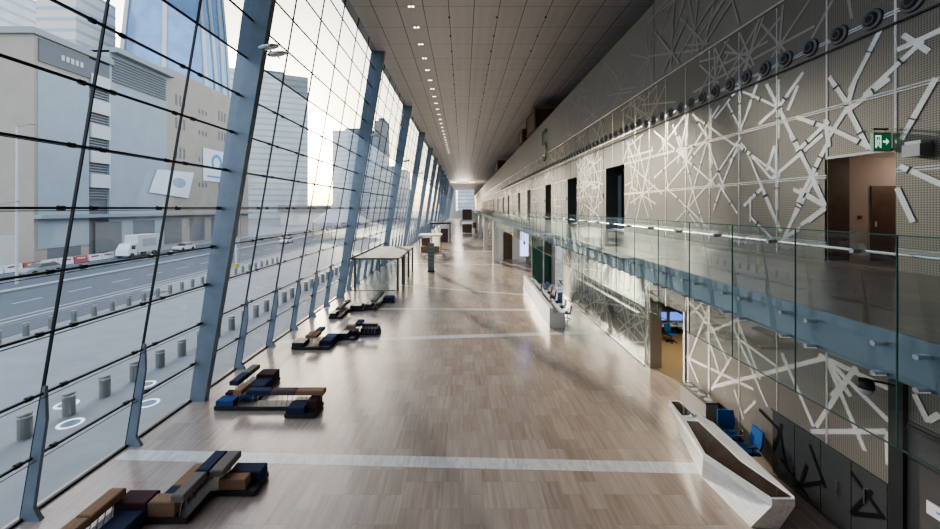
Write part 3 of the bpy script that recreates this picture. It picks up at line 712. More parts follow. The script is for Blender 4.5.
# ================================================================ NEAR MARBLE DESK
dk = empty('reception_desk', (8.0, 12, 0)); tag(dk, 'faceted white marble reception desk with brown glass top near the patterned wall', 'reception desk')
def L3(p): return [(a - 8.0, b - 12, c) for a, b, c in p]
top = [(8.03, 15.0), (7.32, 11.74), (7.96, 9.92), (8.56, 9.92), (8.62, 11.3), (8.72, 13.5), (8.42, 15.0)]
bot = [(8.32, 14.9), (7.62, 12.3), (7.76, 10.38), (8.45, 10.3), (8.5, 11.3), (8.6, 13.4), (8.38, 14.9)]
lo = [(x_, y_) for x_, y_ in top]
m = MB()
m.loop([L3([(a, b, 0) for a, b in bot]), L3([(a, b, .92) for a, b in lo]), L3([(a, b, 1.1) for a, b in lo])])
m.build('marble_body', M['marble'], dk)
def inset(z0, z1, pts): return MB().loop([L3([(a, b, z0) for a, b in pts]), L3([(a, b, z1) for a, b in pts])])
inset(1.095, 1.112, [(7.86, 13.55), (7.40, 11.76), (7.98, 10.0), (8.52, 10.0), (8.2, 11.4), (8.32, 13.5)]).build('glass_top', M['brownglass'], dk)
inset(1.095, 1.112, [(8.06, 14.9), (7.92, 13.95), (8.34, 13.95), (8.36, 14.9)]).build('glass_top', M['brownglass'], dk)
inset(1.1, 1.15, [(8.26, 13.75), (8.22, 11.45), (8.56, 9.95), (8.62, 11.3), (8.70, 13.4), (8.55, 13.75)]).build('back_ledge', M['marble'], dk)
ph = empty('desk_phone', (8.3, 13.86, 1.11)); tag(ph, 'small white device lying on the far end of the near marble desk', 'phone')
MB().cbox(-.1, .1, -.06, .06, 0, .05, .015).build('body', M['banner'], ph); MB().cbox(-.09, -.03, -.05, .05, .05, .08, .01).build('handset', M['plastic'], ph)

def office_chair(label, loc, rz, group=None, light=False):
    c = empty('office_chair', loc, rz); tag(c, label, 'chair', group)
    fab = M['sky'] if light else M['chair_blue']
    MB().cbox(-.25, .25, -.25, .25, .46, .54, .03).build('seat', fab, c)
    m = MB().loop([[(-.2, .22, .58), (.2, .22, .58), (.2, .27, .58), (-.2, .27, .58)], [(-.25, .25, .75), (.25, .25, .75), (.25, .31, .75), (-.25, .31, .75)], [(-.23, .30, 1.12), (.23, .30, 1.12), (.23, .35, 1.12), (-.23, .35, 1.12)]])
    m.build('backrest', fab, c)
    MB().tube((0, .2, .44), (0, .3, .7), .025).build('back_stem', M['plastic'], c)
    for q in (-.29, .29):
        MB().box(q - .03, q + .03, -.14, .12, .70, .73).tube((q, 0, .48), (q, 0, .7), .018).build('armrest', M['plastic'], c)
    MB().tube((0, 0, .1), (0, 0, .46), .03).build('gas_lift', M['plastic'], c)
    st_ = MB()
    for k in range(5):
        a = 2 * math.pi * k / 5 + .3; e_ = (.3 * math.cos(a), .3 * math.sin(a), .07)
        st_.tube((0, 0, .12), e_, .03, .018)
    sb = st_.build('star_base', M['plastic'], c)
    for k in range(5):
        a = 2 * math.pi * k / 5 + .3
        MB().tube((.3 * math.cos(a) - .02, .3 * math.sin(a), .035), (.3 * math.cos(a) + .02, .3 * math.sin(a), .035), .033).build('castor', M['plastic'], sb)
    return c
office_chair('bright blue office chair facing the camera behind the near marble desk', (9.45, 13.6, 0), R(-10)).scale = (1.15, 1.15, 1.15)
office_chair('blue office chair turned sideways with black star base nearer the dark glass doors', (9.42, 12.8, 0), R(-95)).scale = (1.15, 1.15, 1.15)

b = empty('recycling_bin', (9.4, 14.9, 0)); tag(b, 'tall grey recycling station with round openings in its black top against the wall', 'bin')
MB().box(0, .48, 0, 1.75, 0, 1.0).build('cabinet', M['roomwall'], b)
tp = MB().box(-.02, .5, -.02, 1.77, 1.0, 1.06).build('lid', M['plastic'], b)
for k in range(4): MB().lathe((.24, .25 + .42 * k, 1.061), [(0, .012), (.12, .012), (.15, 0), (.0, 0)], 14).build('opening', pbr('opening_pale_%d' % k, (.45, .47, .48), .4), tp)

# office things seen through the portal
for i, (x, y, rz) in enumerate(((13.3, 24.6, 20), (14.9, 26.8, -30))):
    office_chair(('dark blue office chair in the office behind the portal, closer one', 'office chair farther inside the office behind the portal')[i], (x, y, .012), R(rz))
t = empty('office_table', (13.6, 26.0, .012)); tag(t, 'office table seen through the lit portal', 'table')
MB().box(-1.2, 1.6, -.4, .4, .70, .74).build('tabletop', M['white'], t)
for a, b_ in ((-1.1, -.3), (1.5, -.3), (-1.1, .3), (1.5, .3)): MB().tube((a, b_, 0), (a, b_, .7), .025).build('leg', M['plastic'], t)
for i, x in enumerate((13.3, 14.4)):
    mo = empty('monitor', (x, 26.0, .752)); tag(mo, ('blue glowing monitor on the office table, left one', 'blue glowing monitor on the office table, right one')[i], 'monitor')
    MB().box(-.45, .45, -.02, .02, .25, .85).build('casing', M['plastic'], mo); MB().box(-.43, .43, -.03, -.02, .27, .83).build('screen', M['screen'], mo); MB().box(-.12, .12, -.1, .1, 0, .02).tube((0, 0, 0), (0, 0, .3), .03).build('stand', M['plastic'], mo)
l = bpy.data.lights.new('office_lamp', 'AREA'); l.energy = 90; l.size = 3; l.color = (1, .86, .62); lo_ = bpy.data.objects.new('office_lamp', l); col.objects.link(lo_); lo_.location = (13, 22, 3.9)

# ================================================================ FAR WHITE DESK
d2 = empty('reception_desk', (6.2, 27.6, 0)); tag(d2, 'long straight white reception counter farther down the hall before the glass screen', 'reception desk')
LN = 13.6
MB().loop([[(0, 0, 0), (.28, 0, 0), (.28, 0, 1.42), (0, 0, 1.42)], [(.3, LN, 0), (.58, LN, 0), (.58, LN, 1.42), (.3, LN, 1.42)]]).build('front_shield', M['white'], d2)
MB().loop([[(.28, 0, .0), (1.1, 0, 0), (1.1, 0, 1.1), (.28, 0, 1.1)], [(.58, LN, 0), (1.4, LN, 0), (1.4, LN, 1.1), (.58, LN, 1.1)]]).build('worktop_block', M['white'], d2)
MB().loop([[(.3, .1, 1.1), (.62, .1, 1.1), (.62, .1, 1.13), (.3, .1, 1.13)], [(.6, LN - .1, 1.1), (.92, LN - .1, 1.1), (.92, LN - .1, 1.13), (.6, LN - .1, 1.13)]]).build('grey_inlay', M['dkgrey'], d2)
for i in range(6):
    office_chair('pale blue chair behind the long white counter, %s from its near end' % ORD[i], (8.05 + .04 * i, 29.7 + 1.8 * i, 0), R(-90 + 25 * (i % 3 - 1)), 'chairs behind the white counter', True)
for i in range(3):
    mo = empty('monitor', (7.05 + .1 * i, 31 + 4.2 * i, 1.13), R(90)); tag(mo, 'dark monitor standing on the long white counter, %s from its near end' % ORD[i], 'monitor', 'monitors on the white counter')
    MB().box(-.25, .25, -.02, .02, .12, .45).build('casing', M['plastic'], mo); MB().box(-.1, .1, -.08, .08, 0, .015).tube((0, 0, 0), (0, 0, .2), .02).build('stand', M['plastic'], mo)

# green planted wall and post
gw = MB().box(7.9, WX, 44.0, 44.3, 0, 5.4); g = gw.build('green_wall', M['green']); tag(g, 'dark green planted wall under the balcony behind the white counter', 'plant wall')
tag(MB().tube((7.95, 38, 0), (7.95, 38, 6.68), .07).build('steel_post', M['soffit']), 'thin pale steel post rising to the balcony in front of the green wall', 'post')
pl = empty('potted_plant', (9.3, 36.9, 0)); tag(pl, 'leafy potted plant at the far end of the glass screen', 'plant')
MB().lathe((0, 0, 0), [(.2, 0), (.28, .5), (.24, .5), (0, .46)], 12).build('pot', M['tan'], pl)
m = MB()
for k in range(90):
    a = rnd.uniform(0, 6.28); r = rnd.uniform(.1, .55); z = rnd.uniform(.6, 1.7); c = Vector((r * math.cos(a), r * math.sin(a), z)); u = Vector((math.cos(a), math.sin(a), .4)) * .16; v = Vector((-math.sin(a), math.cos(a), 0)) * .05
    m.quad(c - u, c + v, c + u, c - v)
m.build('foliage', M['green'], pl)
# hanging lilac screen
sg = empty('hanging_screen', (5.72, 36.0, 5.28)); tag(sg, 'tall glowing lilac banner screen with a dark blue drop logo hanging from the balcony edge', 'screen')
MB().box(-.4, .4, -.08, .08, -1.2, 1.18).build('casing', M['white'], sg)
MB().box(-.37, .37, -.09, -.08, -1.17, 1.15).build('display', M['lilac'], sg)
m = MB(); n = 14
m.quad(*[(-.01 + .11 * math.sin(2 * math.pi * k / n), -.095, .05 + .17 * math.cos(2 * math.pi * k / n) + (.22 if k == 0 else 0)) for k in range(n)])
m.build('drop_logo', M['drop'], sg)
MB().tube((-.25, 0, 1.18), (-.25, 0, 1.29), .015).tube((.25, 0, 1.18), (.25, 0, 1.29), .015).build('hanger', M['chrome'], sg)

# ================================================================ LOBBY AND FAR THINGS
lb = empty('entrance_lobby', (-11.7, 40, 0)); tag(lb, 'glazed entrance lobby box with flat pale roof attached to the facade', 'entrance lobby')
W_, D_, H_ = 5.0, 12.0, 3.4
MB().box(0, W_, 0, D_, H_ - .14, H_).build('roof', M['roomwall'], lb)
for x, y in ((0.35, 0), (W_ - .2, 0), (W_ - .2, 3.3), (W_ - .2, 4.3), (W_ - .2, 8), (W_ - .2, D_ - .2), (.35, D_ - .2)): MB().box(x, x + .2, y, y + .2, 0, H_ - .14).build('post', M['dkgrey'], lb)
MB().box(0, W_, -.02, .06, 0, .05).box(0, W_, -.03, 0, H_ - .16, H_ + .01).box(W_, W_ + .03, -.03, D_, H_ - .16, H_ + .01).build('trim_frame', M['dkgrey'], lb)
MB().quad((.5, .1, 0), (W_ - .2, .1, 0), (W_ - .2, .1, H_ - .14), (.5, .1, H_ - .14)).build('glass_wall', M['rail_glass'], lb); MB().quad((W_ - .1, .2, 0), (W_ - .1, D_, 0), (W_ - .1, D_, H_ - .14), (W_ - .1, .2, H_ - .14)).build('glass_wall', M['rail_glass'], lb)
MB().box(1.0, W_ - .5, 3.5, 3.6, 0, 3.1).build('inner_door', M['screen_glass'], lb)
tt = empty('info_totem', (-4.3, 52, 0)); tag(tt, 'freestanding tall grey-green information totem in the middle of the hall', 'totem')
MB().box(-.42, .42, -.1, .1, 0.12, 3.85).build('panel', pbr('totem_teal', (.16, .22, .22), .35, .2), tt)
MB().box(-.5, .5, -.18, .18, 0, .12).build('base', M['charcoal'], tt)
m = MB()
for k in range(6): m.box(-.34, .34, -.108, -.1, 3.3 - k * .5, 3.34 - k * .5)
m.build('divider_lines', M['soffit'], tt)
k_ = empty('cafe_kiosk', (-8.6, 74, 0)); tag(k_, 'cafe kiosk with pale peach canopy beside the facade', 'kiosk')
MB().box(0, 4.4, 0, 5, 3.1, 3.4).build('canopy', M['towerwarm'], k_)
for x, y in ((.1, .1), (4.2, .1), (.1, 4.8), (4.2, 4.8)): MB().box(x, x + .15, y, y + .15, 0, 3.1).build('post', M['tan'], k_)
MB().box(.3, 4.0, 1.0, 1.8, 0, 1.15).build('counter', M['tan'], k_); MB().box(.3, 1.9, 3.5, 4.5, 0, 2.6).build('back_shelf', M['brown'], k_)
def cafe_table(x, y, label):
    t = empty('cafe_table', (x, y, 0)); tag(t, label, 'table', 'cafe tables')
    MB().lathe((0, 0, .72), [(0, .03), (.55, .03), (.55, 0), (0, 0)], 16).build('tabletop', M['towerwarm'], t); MB().tube((0, 0, .03), (0, 0, .72), .04).build('pole', M['chrome'], t); MB().lathe((0, 0, 0), [(.3, 0), (.3, .03), (0, .04)], 12).build('base', M['chrome'], t)
for i, (x, y) in enumerate(((-4.0, 64), (-5.2, 62), (-2.8, 68), (-6.4, 65.5))): cafe_table(x, y, 'round pale cafe table beyond the totem, %s' % ('one directly in line with the totem', 'one left of the totem', 'rightmost one', 'one next to the kiosk')[i])
cafe_chairs = 0
for i, (x, y) in enumerate(((-4.0, 64), (-5.2, 62), (-2.8, 68), (-6.4, 65.5))):
    for s_ in (-1, 1):
        c = empty('cafe_chair', (x + .75 * s_, y + .2, 0), R(90 * s_)); tag(c, 'reddish cafe chair on the %s of the cafe table %s' % ('left' if s_ < 0 else 'right', ('in line with the totem', 'left of the totem', 'farthest right', 'next to the kiosk')[i]), 'chair', 'cafe chairs')
        MB().box(-.22, .22, -.22, .22, .42, .46).build('seat', M['tan'], c); MB().box(-.22, .22, -.24, -.2, .5, .85).build('backrest', M['tan'], c)
        for a, b_ in ((-.2, -.2), (.2, -.2), (-.2, .2), (.2, .2)): MB().tube((a, b_, 0), (a, b_, .45), .015, n=6).build('leg', M['chrome'], c)
pv = empty('exhibition_stand', (-8.2, 96, 0)); tag(pv, 'dark-roofed exhibition stand beyond the kiosk by the facade', 'exhibition stand')
MB().box(0, 5.2, 0, 4, 4.6, 5.0).build('roof', M['charcoal'], pv)
MB().box(.1, .3, .1, .3, 0, 4.6).build('post', M['dkgrey'], pv); MB().box(4.8, 5.0, .1, .3, 0, 4.6).build('post', M['dkgrey'], pv); MB().box(.1, .3, 3.6, 3.8, 0, 4.6).build('post', M['dkgrey'], pv); MB().box(4.8, 5.0, 3.6, 3.8, 0, 4.6).build('post', M['dkgrey'], pv)
MB().box(2.6, 4.4, 1.2, 1.5, 0, 3.4).build('dark_panel', M['plum'], pv); MB().box(4.5, 4.8, 1, 3, 0, 3.8).build('pale_panel', M['towerwarm'], pv)
for i, (x, y, z0, h, w) in enumerate(((-.3, 130, 0, 4.2, 3.3),)):
    q = empty('display_stand', (x, y, 0)); tag(q, 'two-storey brown and white display stand in the middle of the far hall', 'exhibition stand')
    MB().box(0, w, 0, 3, 0.2, 3.1).build('lower_panel', M['brown'], q); MB().box(-.6, 4.9, -.4, 3.4, 4.0, 4.6).build('shelf_deck', M['white'], q); MB().box(0.1, w, .3, 3, 4.6, 8.2).build('upper_panel', M['brown'], q)
    MB().box(3.6, 4.6, 0, 3, 2.0, 3.6).build('side_panel', M['brown'], q); MB().box(4.3, 4.5, 0, .2, 0, 2).build('post', M['dkgrey'], q); MB().box(-.5, -.3, 0, .2, 0, 4).build('post', M['dkgrey'], q); MB().box(4.6, 4.8, 0, .2, 0, 4).build('post', M['dkgrey'], q)
    MB().box(3.5, 4.7, .5, 1, 4.6, 6.6).build('white_panel', M['white'], q)
# ================================================================ OUTDOORS
struct('ground', MB().box(-34, fx(0) - .2, -60, 420, -.35, -.02), M['paving'])
struct('road', MB().box(-62, -34, -60, 420, -.45, -.12), M['asphalt'])
struct('far_pavement', MB().box(-110, -62, -60, 420, -.35, -.02), M['paving'])
struct('far_ground', MB().box(-900, -110, -300, 1200, -.6, -.1).box(-110, 900, 420, 1200, -.6, -.1), M['hill'])
m = MB().box(-34.3, -33.9, -60, 300, -.2, .06).box(-28.0, -27.8, 10, 160, -.02, .05).box(-62.3, -61.9, -60, 300, -.2, .06)
struct('kerb', m, M['kerb'])
m = MB().box(-47.6, -46.6, -60, 300, -.12, .1); struct('median', m, M['kerb'])
m = MB()
for k in range(60): m.box(-41.1, -40.9, -20 + k * 5, -17.5 + k * 5, -.12, -.112).box(-54.1, -53.9, -20 + k * 5, -17.5 + k * 5, -.12, -.112)
m.box(-36, -35.8, -60, 300, -.12, -.112).box(-60.2, -60, -60, 300, -.12, -.112)
struct('road_marking', m, M['line'])
struct('lay_by', MB().box(-33.6, -30.4, 5, 40, -.02, .0), M['asphalt'])
bo = empty('bollard')
MB().lathe((0, 0, -.02), [(.21, 0), (.21, .93), (.19, .97), (.0, .97)], 14).build('post', M['bollard'], bo, False)
MB().lathe((0, 0, -.02), [(.215, .80), (.215, .86), (.21, .86)], 14).build('cap_band', M['chrome'], bo)
MB().lathe((0, 0, -.02), [(.26, .0), (.26, .02), (.2, .02)], 14).build('base_ring', M['kerb'], bo)
for i in range(46):
    o = bo if i == 0 else copy_tree(bo); y = 12.8 + 1.61 * i; o.location = (-16.4, y, 0)
    tag(o, ('thick steel bollard in the row nearest the glass, %s from the camera' % ORD[i]) if i < 20 else 'distant steel bollard in the row nearest the glass', 'bollard', 'bollards nearest the glass')
for i in range(24):
    o = copy_tree(bo); o.location = (-29.5, 24.4 + 1.6 * i, 0); o.scale = (.85, .85, .9)
    tag(o, ('steel bollard in the outer row by the road, %s from the camera' % ORD[i]) if i < 14 else 'distant steel bollard in the outer row by the road', 'bollard', 'bollards by the road')
gl_ = empty('ground_light')
MB().lathe((0, 0, -.02), [(.42, 0), (.42, .012), (.32, .014), (.32, 0)], 26).build('light_ring', M['ledring'], gl_)
MB().lathe((0, 0, -.02), [(.3, 0), (.3, .01), (0, .012)], 20).build('lens', M['disc'], gl_)
for i, (x, y) in enumerate(((-15.7, 15.4), (-13.9, 17.0), (-17.4, 16.9), (-15.5, 18.8))):
    o = gl_ if i == 0 else copy_tree(gl_); o.location = (x, y, 0)
    tag(o, ('round in-ground light with white ring outside, nearest the camera', 'round in-ground light close to the glass just left of the first column', 'round in-ground light behind the bollard row', 'round in-ground light just beyond the nearer three')[i], 'ground light', 'in-ground lights')
# street lamps
for i, (x, y, h) in enumerate(((-45.5, 37.5, 9), (-51, 44, 18), (-36, 62, 12))):
    s_ = empty('street_lamp', (x, y, -.1)); tag(s_, ('grey street lamp post standing by the roadway left of the first mullion', 'tall white lamp post at the far left before the beige building', 'street lamp behind the first steel column')[i], 'street lamp')
    MB().tube((0, 0, 0), (0, 0, h), .14, .08).build('pole', (M['kerb'], M['whiteband'], M['kerb'])[i], s_); MB().tube((0, 0, h), (1.6, 0, h + .3), .05).build('arm', M['kerb'], s_); MB().cbox(1.4, 2.2, -.15, .15, h + .25, h + .4, .04).build('lamp_head', M['kerb'], s_)

# parking building across the road
pb = empty('parking_building', (-68, 61, -.02)); tag(pb, 'large beige and blue-grey parking building with stacked louvred openings across the road', 'building')
MB().box(-50, 0, 0, 9, 0, 37).build('beige_wing', M['beige'], pb)
MB().box(-50, -.4, 9, 13, 0, 33).build('stair_recess', M['louvre'], pb)
MB().box(-50, 0, 13, 27.5, 0, 39).build('cladding_wing', M['bluepanel'], pb)
MB().box(-50, 0, 27.5, 61, 0, 41).build('window_wing', M['beige'], pb)
MB().box(0, .12, .5, 8.9, 2, 31.5).build('cladding', M['bluepanel'], pb)
MB().box(-.1, .2, .6, 12.8, 32.2, 35.8).build('roof_louvre', M['louvre'], pb)
m = MB()
for k in range(5): m.box(-.2, .3, 9.2, 13, 12.4 + k * 4.6, 14.9 + k * 4.6)
m.build('balustrade_band', M['whiteband'], pb)
m = MB()
for k in range(5):
    for j in range(4): m.box(-.4, -.1, 9.2, 12.9, 10.4 + k * 4.6 + j * .5, 10.55 + k * 4.6 + j * .5)
m.build('louvre_blades', M['kerb'], pb)
MB().box(-50, .5, -.5, 13.5, 36.2, 37.2).box(-50, 1.6, 13, 28, 38.6, 39.6).build('roof_edge', M['kerb'], pb)
m = MB()
for k in range(9): m.box(-.05, .25, 13.6, 27, 33.2 + k * .55, 33.45 + k * .55)
m.build('upper_slats', M['louvre'], pb)
for rz in (14, 20.5, 27.5, 33):
    for k in range(4):
        for q in range(3): MB().box(-.1, .03, 30 + k * 8 + q * 1.3, 30.6 + k * 8 + q * 1.3, rz, rz + (2.6 if k % 2 == 0 else 1.2)).build('window', M['louvre'], pb)
for k in range(7):
    MB().box(-.1, .04, 2 + k * 8.2, 7.5 + k * 8.2, .3, 6.0).build('shopfront', M['louvre'], pb)
MB().box(0, 1.2, 0, 61, 6.9, 7.5).build('canopy', M['kerb'], pb)
m = MB()
for k in range(5): m.box(.2, .25, 4 + k * .8, 4.5 + k * .8, 33.6, 34.5)
m.build('roof_lettering', M['whiteband'], pb)
bn = empty('banner', (-67.9, 105, 20)); tag(bn, 'large white banner with a blue ring logo high on the parking building', 'banner')
MB().box(0, .1, -4.5, 4.5, -4.2, 4.4).build('cloth', M['banner'], bn)
m = MB()
for k in range(14):
    a = R(20 * k - 40); b_ = R(20 * (k + 1) - 40)
    m.quad(*[(.12, 1.0 - r * math.cos(t), 1.0 + r * math.sin(t)) for r, t in ((2.3, a), (2.3, b_), (1.4, b_), (1.4, a))])
m.quad((.12, -3, -3.2), (.12, 3, -3.2), (.12, 3, -2.7), (.12, -3, -2.7)).build('ring_logo', M['logo'], bn)
bn = empty('banner', (-67.8, 90.3, 14.6)); tag(bn, 'white slanted panel with a grey oval on the parking building, painted reflection of an indoor screen', 'banner')  # stands in for a screen reflected in the facade glass
q = ((-7.2, -2.6), (4.6, -3.6), (6.6, 2.9), (-5.0, 2.6))
MB().loop([[(0, a, z) for a, z in q], [(.1, a, z) for a, z in q]]).build('cloth', M['banner'], bn)
m = MB(); n = 16
m.quad(*[(.12, 1.6 + 2.2 * math.cos(2 * math.pi * k / n), .0 + 1.2 * math.sin(2 * math.pi * k / n)) for k in range(n)]); m.build('reflected_oval', M['logogrey'], bn)

# towers and the city beyond
def tower(label, x, y, w, d, h, mat, curved=False, win=True, rz=0):
    t = empty('tower_block', (x, y, -.1), R(rz)); tag(t, label, 'building', 'hazy towers behind')
    if curved:
        rings = []
        for k in range(11):
            f = k / 10; s_ = 1 - .55 * f ** 2.2; rings.append([(w / 2 * s_ * math.cos(a), d / 2 * s_ * math.sin(a), h * f) for a in [2 * math.pi * g / 20 for g in range(20)]])
        MB().loop(rings).build('shaft', mat, t, True)
        m = MB()
        for sg in (-1, 1):
            for k in range(10):
                f0, f1 = k / 10, (k + 1) / 10; s0, s1 = 1 - .55 * f0 ** 2.2, 1 - .55 * f1 ** 2.2
                m.tube((sg * .25 * w * s0, -d / 2 * s0 * .9, h * f0), (sg * .25 * w * s1, -d / 2 * s1 * .9, h * f1), 1.0, n=6)
                m.tube((w / 2 * s0 * .99, sg * d * .1 * s0, h * f0), (w / 2 * s1 * .99, sg * d * .1 * s1, h * f1), 1.0, n=6)
        m.build('rib', M['whiteband'], t)
    else:
        MB().box(-w / 2, w / 2, -d / 2, d / 2, 0, h).build('shaft', mat, t)
        if win:
            m = MB(); n = int(h / 5)
            for k in range(n): m.box(-w / 2 - .1, w / 2 + .1, -d / 2 - .1, d / 2 + .1, 4 + k * 5, 5.4 + k * 5)
            m.build('floor_band', pbr('band_' + mat.name, tuple(c * .8 for c in mat.diffuse_color[:3]) if False else (.42, .47, .53), .6), t)
        MB().box(-w / 4, w / 4, -d / 4, d / 4, h, h + 4).build('roof_plant', M['kerb'], t)
    return t
tower('tall curved blue glass tower with white ribs behind the parking building', -155, 205, 46, 46, 175, M['towerblue'], True)
tower('second curved blue tower with white ribs left of the first steel column', -178, 262, 38, 38, 190, M['towerblue'], True)
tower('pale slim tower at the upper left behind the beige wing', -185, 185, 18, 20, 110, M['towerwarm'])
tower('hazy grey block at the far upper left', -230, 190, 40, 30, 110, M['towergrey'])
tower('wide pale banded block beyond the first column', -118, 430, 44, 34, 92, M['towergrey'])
tower('broad pale block added before the sun to shade the near hall, just right of the first steel column', -176, 337, 74, 26, 124, M['towerwarm'], rz=24)  # placed and sized to keep the sun off the near wall and floor
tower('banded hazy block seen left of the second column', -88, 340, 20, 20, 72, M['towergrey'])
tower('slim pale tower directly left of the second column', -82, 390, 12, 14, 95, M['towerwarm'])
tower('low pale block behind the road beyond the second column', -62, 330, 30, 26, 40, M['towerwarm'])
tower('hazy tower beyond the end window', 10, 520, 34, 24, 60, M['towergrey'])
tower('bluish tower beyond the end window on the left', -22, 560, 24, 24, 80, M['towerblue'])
lw = empty('low_pavilion', (-60, 190, -.1)); tag(lw, 'low brown-roofed pavilion beyond the road seen between the columns', 'building')
MB().box(-30, 0, 0, 40, 0, 7).build('wall', M['towerwarm'], lw); MB().box(-31, 1.5, -1, 41, 7, 10).build('roof', pbr('pavilion_roof', (.33, .30, .29), .7), lw)
m = MB()
for k in range(8): m.box(0, .1, 2 + k * 4.8, 5.4 + k * 4.8, 1, 5)
m.build('window', M['louvre'], lw)
tp = empty('tent', (-38, 120, -.1)); tag(tp, 'white pointed tent beside the road beyond the first column', 'tent')
MB().loop([[(9 * math.cos(a), 9 * math.sin(a), 4.5) for a in [2 * math.pi * g / 8 for g in range(8)]], [(4 * math.cos(a), 4 * math.sin(a), 8) for a in [2 * math.pi * g / 8 for g in range(8)]], [(.4 * math.cos(a), .4 * math.sin(a), 14) for a in [2 * math.pi * g / 8 for g in range(8)]]]).build('canopy', M['whiteband'], tp)
for g in range(8): MB().tube((8.8 * math.cos(g * math.pi / 4), 8.8 * math.sin(g * math.pi / 4), 0), (8.8 * math.cos(g * math.pi / 4), 8.8 * math.sin(g * math.pi / 4), 4.5), .12).build('pole', M['kerb'], tp)

# vehicles and barriers
def car(label, x, y, rz, mat=None):
    c = empty('car', (x, y, -.12), R(rz)); tag(c, label, 'car')
    sec = lambda y_, w, z0, z1: [(-w, y_, z0), (w, y_, z0), (w * .96, y_, z1), (-w * .96, y_, z1)]
    MB().loop([sec(-2.3, .75, .35, .6), sec(-2.1, .88, .25, .8), sec(-.9, .9, .22, .95), sec(1.6, .9, .22, .98), sec(2.25, .82, .3, .85)]).build('body', mat or M['carwhite'], c)
    MB().loop([[(-.82, -1.0, .95), (.82, -1.0, .95), (.82, 1.9, .97), (-.82, 1.9, .97)], [(-.66, -.3, 1.42), (.66, -.3, 1.42), (.66, 1.3, 1.42), (-.66, 1.3, 1.42)]]).build('cabin_glass', M['carglass'], c)
    MB().box(-.64, .64, -.25, 1.25, 1.42, 1.46).build('roof', mat or M['carwhite'], c)
    for a in (-.88, .88):
        for b_ in (-1.45, 1.4): MB().tube((a - .1, b_, .32), (a + .1, b_, .32), .32, n=14).build('wheel', M['plastic'], c)
car('white car parked across the road in front of the shopfronts', -58, 80, 0); car('white car farther along the far kerb near the left side of the column', -57, 92, 4)
car('silver car at the left edge behind the barriers', -56, 51, 0, M['kerb'])
car('white car on the road seen between the first and second columns', -50, 108, 5); car('white car beside the tent', -44, 96, 3)
tk = empty('truck', (-58.6, 68, -.12)); tag(tk, 'white box truck parked before the beige building', 'truck')
MB().box(-1.2, 1.2, 0, 5, .9, 3.9).build('cargo_box', M['whiteband'], tk); MB().loop([[(-1.1, -1.9, .5), (1.1, -1.9, .5), (1.1, -.1, .5), (-1.1, -.1, .5)], [(-1.1, -1.8, 1.5), (1.1, -1.8, 1.5), (1.1, -.1, 1.5), (-1.1, -.1, 1.5)], [(-1.0, -1.2, 2.5), (1.0, -1.2, 2.5), (1.0, -.1, 2.5), (-1.0, -.1, 2.5)]]).build('cab', M['carwhite'], tk)
MB().box(1.1, 1.13, -1.2, -.4, 1.5, 2.2).build('cab_window', M['carglass'], tk)
for a in (-1.0, 1.0):
    for b_ in (-1.1, 3.8): MB().tube((a - .15, b_, .45), (a + .15, b_, .45), .45, n=14).build('wheel', M['plastic'], tk)
MB().box(1.2, 1.24, 1, 4, 1.8, 3.2).build('side_panel', M['bluepanel'], tk)
for i in range(10):
    b_ = empty('road_barrier', (-60.8, 44 + 2.3 * i, -.02)); r_ = i % 3 == 1
    tag(b_, '%s plastic road barrier on the far kerb, %s from the left' % ('red' if r_ else 'white', ORD[i]), 'barrier', 'red and white road barriers')
    MB().loop([[(-.3, 0, 0), (.3, 0, 0), (.3, 2.1, 0), (-.3, 2.1, 0)], [(-.18, 0, .5), (.18, 0, .5), (.18, 2.1, .5), (-.18, 2.1, .5)], [(-.12, 0, 1.0), (.12, 0, 1.0), (.12, 2.1, 1.0), (-.12, 2.1, 1.0)]]).build('body', M['red'] if r_ else M['banner'], b_)
    MB().box(.12, .2, .4, 1.7, .6, .8).build('reflector', M['banner'] if r_ else M['red'], b_)
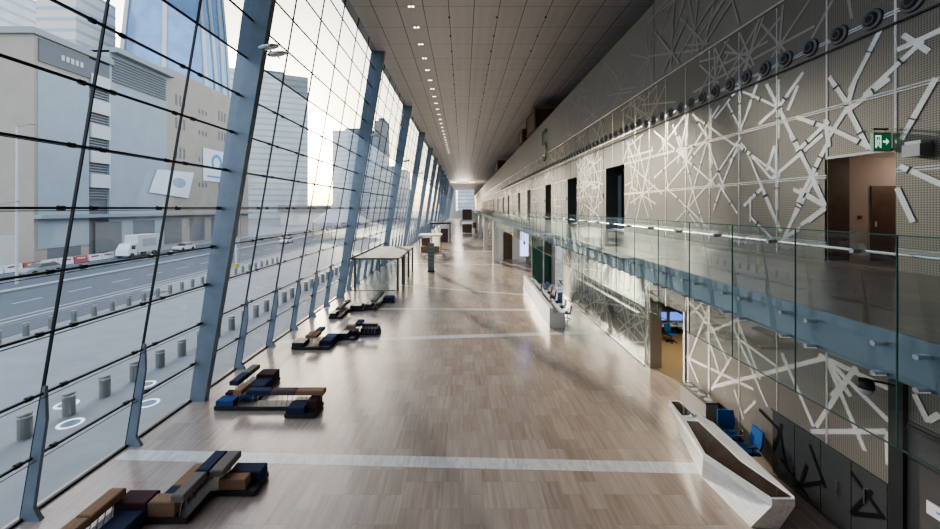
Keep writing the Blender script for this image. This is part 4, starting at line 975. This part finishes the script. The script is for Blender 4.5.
# hoarding behind the barriers
tag(MB().box(-66, -65.8, 40, 57, -.02, 4.6).build('hoarding', M['towerwarm']), 'pale hoarding panel along the far pavement at the left edge', 'hoarding')
wt = empty('traffic_post', (-33, 56, 0)); tag(wt, 'white traffic sign post with yellow base on the near kerb left of the first column', 'sign post')
MB().tube((0, 0, 0), (0, 0, 3.2), .12).build('pole', M['banner'], wt); MB().box(-.4, .4, -.05, .05, 3.2, 4.0).build('sign_plate', M['logogrey'], wt); MB().lathe((0, 0, 0), [(.4, 0), (.35, .5), (.1, .6)], 12).build('base', pbr('yellow_base', (.6, .45, .1), .6), wt)

# ================================================================ LIGHT AND CAMERA
sc_ = bpy.context.scene
wd = bpy.data.worlds.new('sky'); sc_.world = wd; wd.use_nodes = True
t = wd.node_tree; t.nodes.clear(); o = t.nodes.new('ShaderNodeOutputWorld'); bg = t.nodes.new('ShaderNodeBackground')
AZ, EL = -24.0, 14.5
sk = t.nodes.new('ShaderNodeTexSky'); sk.sky_type = 'NISHITA'; sk.sun_disc = False; sk.sun_elevation = R(EL); sk.sun_rotation = R(AZ)
sk.air_density = 1.0; sk.dust_density = 3.0; sk.ozone_density = 1.5
mx = mixc(t, .6, sk.outputs[0], (2.8, 2.95, 3.2))
t.links.new(mx, bg.inputs[0]); bg.inputs[1].default_value = SKY
t.links.new(bg.outputs[0], o.inputs[0])
sun = bpy.data.lights.new('sun', 'SUN'); sun.energy = SUN; sun.angle = R(4); sun.color = (1, .88, .70)
so = bpy.data.objects.new('sun', sun); col.objects.link(so)
d = Vector((math.sin(R(AZ)) * math.cos(R(EL)), math.cos(R(AZ)) * math.cos(R(EL)), math.sin(R(EL))))
so.rotation_euler = d.to_track_quat('Z', 'Y').to_euler()
cam = bpy.data.cameras.new('camera'); co = bpy.data.objects.new('camera', cam); col.objects.link(co); sc_.camera = co
co.location = (0, 0, EYE); co.rotation_euler = (R(90), 0, 0)
cam.sensor_width = 36; cam.lens = 385 / 940 * 36
cam.shift_x = (470 - 463) / 940; cam.shift_y = -(264.5 - 208) / 940
cam.clip_end = 2000; cam.clip_start = .05
sc_.view_settings.view_transform = 'AgX'; sc_.view_settings.look = 'AgX - Medium High Contrast'; sc_.view_settings.exposure = EXPO
sc_.cycles.max_bounces = 10; sc_.cycles.transparent_max_bounces = 24; sc_.cycles.diffuse_bounces = 5; sc_.cycles.glossy_bounces = 5
sc_.cycles.sample_clamp_indirect = 6; sc_.cycles.caustics_reflective = False
